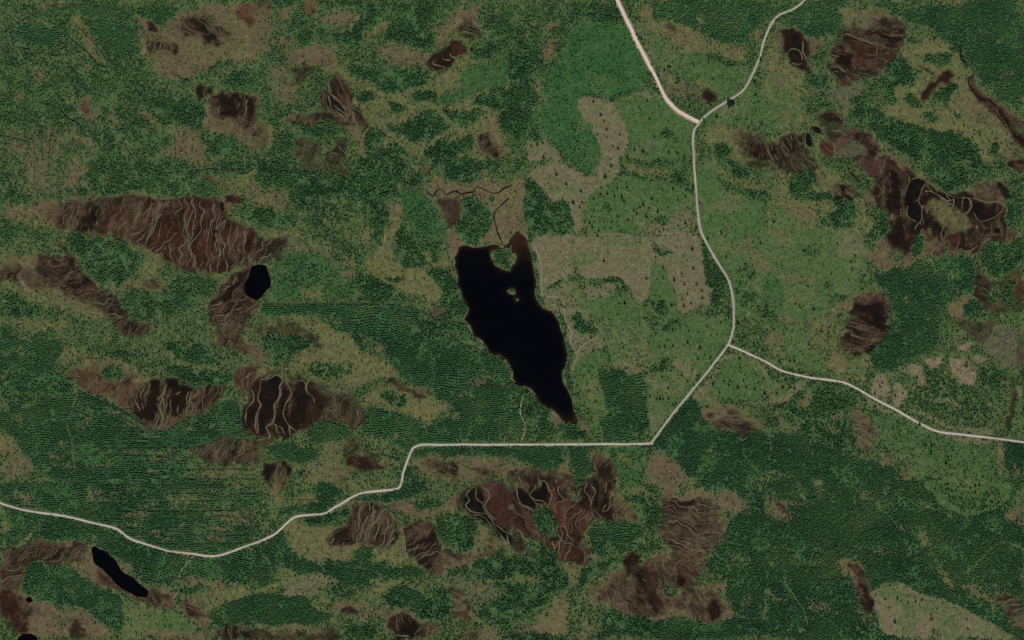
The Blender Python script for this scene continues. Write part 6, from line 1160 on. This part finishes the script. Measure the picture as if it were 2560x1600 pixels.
# ------------------------------------------------------------------ forests
EX |= False
def excl(p): 
    i = np.clip((p[:, 0] + 120).astype(int), 0, XS - 1); j = np.clip((p[:, 1] + 120).astype(int), 0, YS - 1); return EX[j, i]
NS_, NT_ = nfield(14, 51), nfield(34, 52)
def inframe(p): return (p[:, 0] > -60) & (p[:, 0] < 2620) & (p[:, 1] > -60) & (p[:, 1] < 1660)
def grid_pts(sp, ang=0., sp2=None, jit=.42, box=(-60, -60, 2620, 1660)):
    sp2 = sp2 or sp; x0, y0, x1, y1 = box; c = np.array([(x0 + x1) / 2, (y0 + y1) / 2]); R = math.hypot(x1 - x0, y1 - y0) / 2
    u = np.arange(-R, R, sp2); v = np.arange(-R, R, sp); U, Vv = np.meshgrid(u, v); U = U + (np.arange(len(v)) % 2)[:, None] * sp2 * .5
    a = math.radians(ang); d = np.array([math.cos(a), -math.sin(a)]); nn = np.array([math.sin(a), math.cos(a)])
    p = c + U.reshape(-1, 1) * d + Vv.reshape(-1, 1) * nn
    p = p + rng.uniform(-1, 1, p.shape) * jit * np.array([sp2, sp]).mean()
    return p[(p[:, 0] > x0) & (p[:, 0] < x1) & (p[:, 1] > y0) & (p[:, 1] < y1)]
kinds = {}
# natural conifers
p = grid_pts(3.7); dn = lut(F[12], p); cl = np.clip(.72 + .34 * lut(NS_, p), .1, 1.15)
p = p[(rng.random(len(p)) < dn * cl) & ~excl(p) & (lut(LSD, p) > 2)]
m = len(p); tint = np.clip(.42 + .15 * lut(NT_, p) + .2 * rng.standard_normal(m), 0, 1)
sz = np.clip(1 + .2 * rng.standard_normal(m), .55, 1.5) * np.clip(.72 + .35 * lut(F[12], p), .6, 1.05)
kinds['con'] = (p, 1.95 * sz, 7.2 * sz * rng.uniform(.8, 1.15, m), tint)
# plantations: random or in rows
p = grid_pts(3.05); kk = lut(ROW, p); p = p[kk == 0]
PP = [p]
for k, a in enumerate(AREAS, 1):
    if a['cls'] == 'P' and a['rows'] is not None:
        q0, q1 = a['P'].min(0) - 8, a['P'].max(0) + 8
        bx = (max(-60, q0[0]), max(-60, q0[1]), min(2620, q1[0]), min(1660, q1[1]))
        if bx[2] <= bx[0] or bx[3] <= bx[1]: continue
        r = grid_pts(5.2, a['rows'], 2.3, .24, bx); bend = lut(W1y, r) * 5.0; r[:, 1] += bend
        PP.append(r[lut(ROW, r) == k])
p = np.concatenate(PP); dn = lut(F[13], p); cl = np.clip(.97 + .2 * lut(NS_, p), .2, 1)
p = p[(rng.random(len(p)) < dn * cl) & ~excl(p) & (lut(LSD, p) > 2)]
m = len(p); tint = np.clip(.42 + .14 * lut(NT_, p) + .13 * lut(n60, p) + .06 * lut(NS_, p) + .16 * rng.standard_normal(m), 0, 1); sz = np.clip(1 + .16 * rng.standard_normal(m), .6, 1.4)
kinds['pl'] = (p, 1.72 * sz, 6.0 * sz * rng.uniform(.8, 1.15, m), tint)
# young growth and scrub
p = grid_pts(3.4); dn = lut(F[14], p); cl = np.clip(.75 + .4 * lut(NS_, p), .1, 1.2)
p = p[(rng.random(len(p)) < dn * cl) & ~excl(p) & (lut(LSD, p) > 1.5)]
m = len(p); tint = np.clip(.45 + .2 * lut(NT_, p) + .2 * rng.standard_normal(m), 0, 1); sz = np.clip(1 + .3 * rng.standard_normal(m), .5, 1.8)
kinds['yng'] = (p, 1.15 * sz, 2.3 * sz, tint)

def forest_mesh(name, p, r, h, tint, kind):
    """many small crowns in one mesh: ring of uneven boughs, apex, and for conifers an upper tier"""
    n = len(p); c = world(p); r = r * S; h = h * S; rot = rng.uniform(0, 2 * np.pi, n)
    k = {'con': 6, 'pl': 6, 'yng': 5}[kind]
    ang = rot[:, None] + np.arange(k) * 2 * np.pi / k + rng.uniform(-.25, .25, (n, k)); rad = r[:, None] * rng.uniform(.62, 1.3, (n, k))
    z0 = {'con': .14, 'pl': .25, 'yng': .05}[kind]
    ring = np.stack([c[:, None, 0] + rad * np.cos(ang), c[:, None, 1] + rad * np.sin(ang), -.2 + h[:, None] * (z0 + rng.uniform(-.06, .06, (n, k)))], -1)
    ap = np.stack([c[:, 0], c[:, 1], -.2 + h * (.78 if kind == 'con' else 1)], -1)[:, None]
    parts = [ring, ap]; F0 = [[i, (i + 1) % k, k] for i in range(k)]; nv = k + 1
    if kind == 'con':
        a2 = ang[:, ::2] + .5; rr = .55 * r[:, None] * rng.uniform(.7, 1.2, (n, 3))
        parts += [np.stack([c[:, None, 0] + rr * np.cos(a2), c[:, None, 1] + rr * np.sin(a2), -.2 + h[:, None] * (.52 + 0 * rr)], -1), np.stack([c[:, 0], c[:, 1], -.2 + h], -1)[:, None]]
        F0 += [[nv + i, nv + (i + 1) % 3, nv + 3] for i in range(3)]; nv += 4
    VV = np.concatenate(parts, 1).reshape(-1, 3); T = (np.arange(n)[:, None, None] * nv + np.array(F0)[None]).reshape(-1, 3)
    return mesh_np(name, VV, T, {'tint': np.repeat(tint, nv)})
fm = {'con': M_con, 'pl': M_pl, 'yng': M_yng}
ntri = 0; stands = {}
rest_lab = {'con': ('conifer_forest', 'loose dark green conifer forest scattered over moss and heath'), 'pl': ('plantation_forest', 'even dark plantation forest covering the drier ground'), 'yng': ('scrub', 'low bright green birch scrub and young growth')}
mixed = []
for kd, (p, r, h, t) in kinds.items():
    sid = lut(SID, p); ntri += len(p) * {'con': 9, 'pl': 6, 'yng': 5}[kd]
    if kd == 'yng': sid = np.where(np.isin(sid, [k for k, a in enumerate(AREAS, 1) if a['name'] == 'young_thicket']), sid, 0)
    for k in np.unique(sid):
        s = sid == k
        if k == 0: nm, lab = rest_lab[kd]; cg = 'forest' if kd != 'yng' else 'scrub'
        else:
            a = AREAS[k - 1]; main = {'F': 'con', 'P': 'pl', 'Y': 'yng'}[a['cls']]; nm, lab = a['name'], a['label']; cg = 'thicket' if a['cls'] == 'Y' else 'wood'
            if kd != main:
                if s.sum() < 15: continue
                mixed.append((k, forest_mesh('mixed_trees', p[s], r[s], h[s], t[s], kd), fm[kd])); continue
        o = obj(nm, forest_mesh(nm, p[s], r[s], h[s], t[s], kd), fm[kd], kind='stuff', label=lab, category=cg)
        if k: stands[k] = o
for k, me, mt in mixed: obj('mixed_trees', me, mt, stands.get(k) or GROUND, kind='stuff')
print('forest', {k: len(v[0]) for k, v in kinds.items()}, 'tris', ntri)

# ------------------------------------------------------------------ lone trees left standing on the felled ground
def crown_bm(seed, tiers=6, k=9):
    r = np.random.default_rng(seed); VV = []; T = []
    for i in range(tiers):
        f = i / (tiers - 1); zb = .10 + .66 * f; zt = min(1.0, zb + .30 - .05 * f); R = (1 - f) ** .8 * .92 + .16
        b = len(VV); ro = r.uniform(0, 6.28)
        for j in range(k):
            a = ro + j * 2 * math.pi / k + r.uniform(-.12, .12); q = R * (r.uniform(.85, 1.15) if j % 2 == 0 else r.uniform(.5, .7))
            VV.append((q * math.cos(a), q * math.sin(a), zb - (.05 if j % 2 == 0 else -.02)))
        VV.append((r.uniform(-.05, .05), r.uniform(-.05, .05), zt))
        T += [(b + j, b + (j + 1) % k, b + k) for j in range(k)]
        T += [(b + (j + 1) % k, b + j, b + k) for j in range(0)]
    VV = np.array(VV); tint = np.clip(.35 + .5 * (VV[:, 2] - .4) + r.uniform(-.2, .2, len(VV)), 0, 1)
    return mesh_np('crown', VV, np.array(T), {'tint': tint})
def trunk_me():
    k = 7; zs = [0, .05, .5, .97]; rs = [.14, .10, .06, .012]; VV = []; T = []
    for z, q in zip(zs, rs): VV += [(q * math.cos(6.2832 * j / k), q * math.sin(6.2832 * j / k), z) for j in range(k)]
    for i in range(3): T += [(i * k + j, i * k + (j + 1) % k, (i + 1) * k + (j + 1) % k, (i + 1) * k + j) for j in range(k)]
    return mesh_np('trunk', np.array(VV), np.array(T), smooth=True)
CR = [crown_bm(s, 6 + s % 2, 9 + 2 * (s % 3)) for s in range(6)]; TK = trunk_me()
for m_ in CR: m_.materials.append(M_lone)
TK.materials.append(M_bark)
LM = [((1749, 307), 'fork of the two northern roads'), ((1664, 245), 'bend of the pale pinkish road'), ((1818, 863), 'fork of the eastern road'), ((1625, 1110), 'sharp lower corner of the main road'), ((1735, 395), 'upper straight of the main road'),
      ((1480, 340), 'tan felled strip by the thicket'), ((1380, 560), 'dense stepped conifer block'), ((1462, 560), 'top left corner of the striped field'), ((1620, 580), 'top right corner of the striped field'), ((1545, 437), 'yellow moss bar ringed by conifers'), ((1575, 535), 'end of the faint pale track'),
      ((1640, 645), 'young green tongue in the tan field'), ((1790, 690), 'conifer strip beside the main road'), ((1720, 770), 'rounded lower end of the tan field'), ((1675, 815), 'round clump of the green triangle'), ((1650, 912), 'open clump at the plantation corner'), ((1470, 860), 'sandy clearing by the lake'), ((1480, 980), 'left side of the straight-edged plantation'),
      ((1850, 950), 'green corner below the eastern road fork'), ((1960, 975), 'right end of that densely dotted green corner'), ((2225, 980), 'field above the eastern road'), ((2400, 920), 'largest bare tan patch'), ((2210, 1070), 'green slope below the eastern road'), ((2330, 1140), 'lower green slope near the plantation'), ((2420, 1220), 'crowded green field near the right edge'), ((2210, 1490), 'upper left corner of the large tan clearing'), ((2330, 1520), 'middle of the large tan clearing'), ((2440, 1560), 'right part of the large tan clearing'), ((1560, 130), 'tan slope beside the straight pinkish road'), ((1790, 190), 'green triangle between the northern roads'), ((1850, 250), 'lower curve of the northern road'), ((2020, 650), 'open green ground right of the main road'), ((1560, 360), 'upper green seed-tree field'), ((1330, 355), 'tan corner beside the dark brook'), ((380, 1545), 'smooth green clearing by the slanting pond'), ((760, 1440), 'grey-tan harrowed clearing'), ((1330, 760), 'lake shore'), ((2010, 870), 'moss left of the ribbed black bog')]
TREES = [t for t in TREES if lut(LSD, np.array([t]))[0] > 4]
while len(TREES) < 299:
    q = np.array([[rng.uniform(1480, 1960), rng.uniform(300, 1080)]])
    if lut(F[6], q)[0] > .5 and lut(F[12], q)[0] < .1 and not excl(q)[0]: TREES.append(tuple(q[0]))
surplus = TREES[299:]; TREES = TREES[:299]
ORD = ['', 'second ', 'third ', 'fourth ', 'fifth ', 'sixth ', 'seventh ', 'eighth ', 'ninth ', 'tenth ', 'eleventh ', 'twelfth ', 'thirteenth ', 'fourteenth ', 'fifteenth ', 'sixteenth ', 'seventeenth ', 'eighteenth ', 'nineteenth ', 'twentieth ', 'twenty-first ', 'twenty-second ', 'twenty-third ', 'twenty-fourth ', 'twenty-fifth ', 'twenty-sixth ', 'twenty-seventh ', 'twenty-eighth ', 'twenty-ninth ', 'thirtieth ']
TA = np.array(TREES); LP = np.array([l[0] for l in LM], float)
own = np.argmin(((TA[:, None] - LP[None]) ** 2).sum(-1), 1)
root0 = bpy.data.objects.new('conifer_tree', None); tr0 = bpy.data.objects.new('trunk', TK); cr0 = bpy.data.objects.new('crown', CR[0])
first = True
for li in range(len(LM)):
    mem = np.flatnonzero(own == li); mem = mem[np.argsort(((TA[mem] - LP[li]) ** 2).sum(1))]
    for rank, ti in enumerate(mem):
        if first: rt, tk, cr = root0, tr0, cr0; first = False
        else: rt, tk, cr = root0.copy(), tr0.copy(), cr0.copy()
        link(rt); link(tk, rt); link(cr, rt)
        cr.data = CR[int(rng.integers(6))]
        x, y = world(TA[ti]); q = float(np.clip(rng.normal(1.12, .24), .65, 1.7)); h = 9.2 * S * q * rng.uniform(.85, 1.15); R = 2.35 * S * q
        rt.location = (x, y, -.3); rt.rotation_euler = (0, 0, rng.uniform(0, 6.28)); cr.scale = tk.scale = (R, R, h)
        rt['label'] = 'lone dark conifer, %snearest to the %s' % (ORD[min(rank, 29)], LM[li][1]); rt['category'] = 'tree'; rt['group'] = 'lone conifers left standing on felled ground'
# the one broad tree beside the northern road
br = bpy.data.objects.new('broadleaf_tree', None); link(br); x, y = world(BROAD); br.location = (x, y, -.3)
br['label'] = 'single broad round dark tree touching the northern grey road'; br['category'] = 'tree'
o = obj('trunk', TK.copy(), None, br); o.scale = (5, 5, 9)
r_ = np.random.default_rng(3); VV = []; T = []
for i in range(420):                                           # leaf clumps through the crown's volume
    d = r_.normal(size=3); d /= np.linalg.norm(d); d[2] = abs(d[2]) * .9 + .05; q = r_.uniform(.55, 1) ** .5; c_ = d * q * np.array([11, 10, 8.5]) * (1 + .18 * math.sin(3 * math.atan2(d[1], d[0]) + 1)) + np.array([0, 0, 4])
    a = r_.normal(size=3); b = r_.normal(size=3); b_ = len(VV); s_ = r_.uniform(1.2, 2.2)
    a = a / np.linalg.norm(a) * s_; b = b / np.linalg.norm(b) * s_
    VV += [c_ - a - b, c_ + a - b, c_ + a + b, c_ - a + b]; T += [(b_, b_ + 1, b_ + 2, b_ + 3)]
cme = mesh_np('crown', np.array(VV), np.array(T), {'tint': np.repeat(r_.uniform(.2, 1, len(T)), 4)}); obj('crown', cme, M_lone, br)
if surplus:
    sp_ = np.array(surplus); n = len(sp_)
    obj('seed_trees', forest_mesh('seed_trees', sp_, np.full(n, 2.2), np.full(n, 8.2), rng.uniform(0, .4, n), 'con'), M_lone, kind='stuff', label='further small dark conifers dotted over the felled fields', category='trees')

# fallen grey trunks showing between open conifers
SN = []
for t, s in (('10', '1260,1230 1500,1200 1880,1100 1740,1250'), ('11', '1440,200 1500,160 1900,60 1950,150 1800,80 2000,170'), ('01', '60,300'), ('11', '780,330'), ('30', '1980,1140 1620,960')):
    for x, y in pts(t, s):
        for _ in range(9): SN.append((x + rng.normal(0, 9), y + rng.normal(0, 7), rng.uniform(0, 3.14), rng.uniform(2.5, 5)))
VV = []; T = []
for x, y, a, l in SN:
    c_ = world(np.array([x, y])); d = np.array([math.cos(a), math.sin(a)]) * l * S / 2; nn = np.array([-d[1], d[0]]) / np.linalg.norm(d) * .45; b_ = len(VV); z = .9
    VV += [(*(c_ - d - nn), .1), (*(c_ + d - nn * .5), .1), (*(c_ + d + nn * .5), .1), (*(c_ - d + nn), .1), (*(c_ - d), z), (*(c_ + d), z)]
    T += [(b_, b_ + 1, b_ + 5, b_ + 4), (b_ + 2, b_ + 3, b_ + 4, b_ + 5)]
obj('fallen_logs', mesh_np('fallen_logs', np.array(VV), np.array(T)), M_snag, kind='stuff', label='pale grey fallen trunks lying among open conifers', category='dead wood')
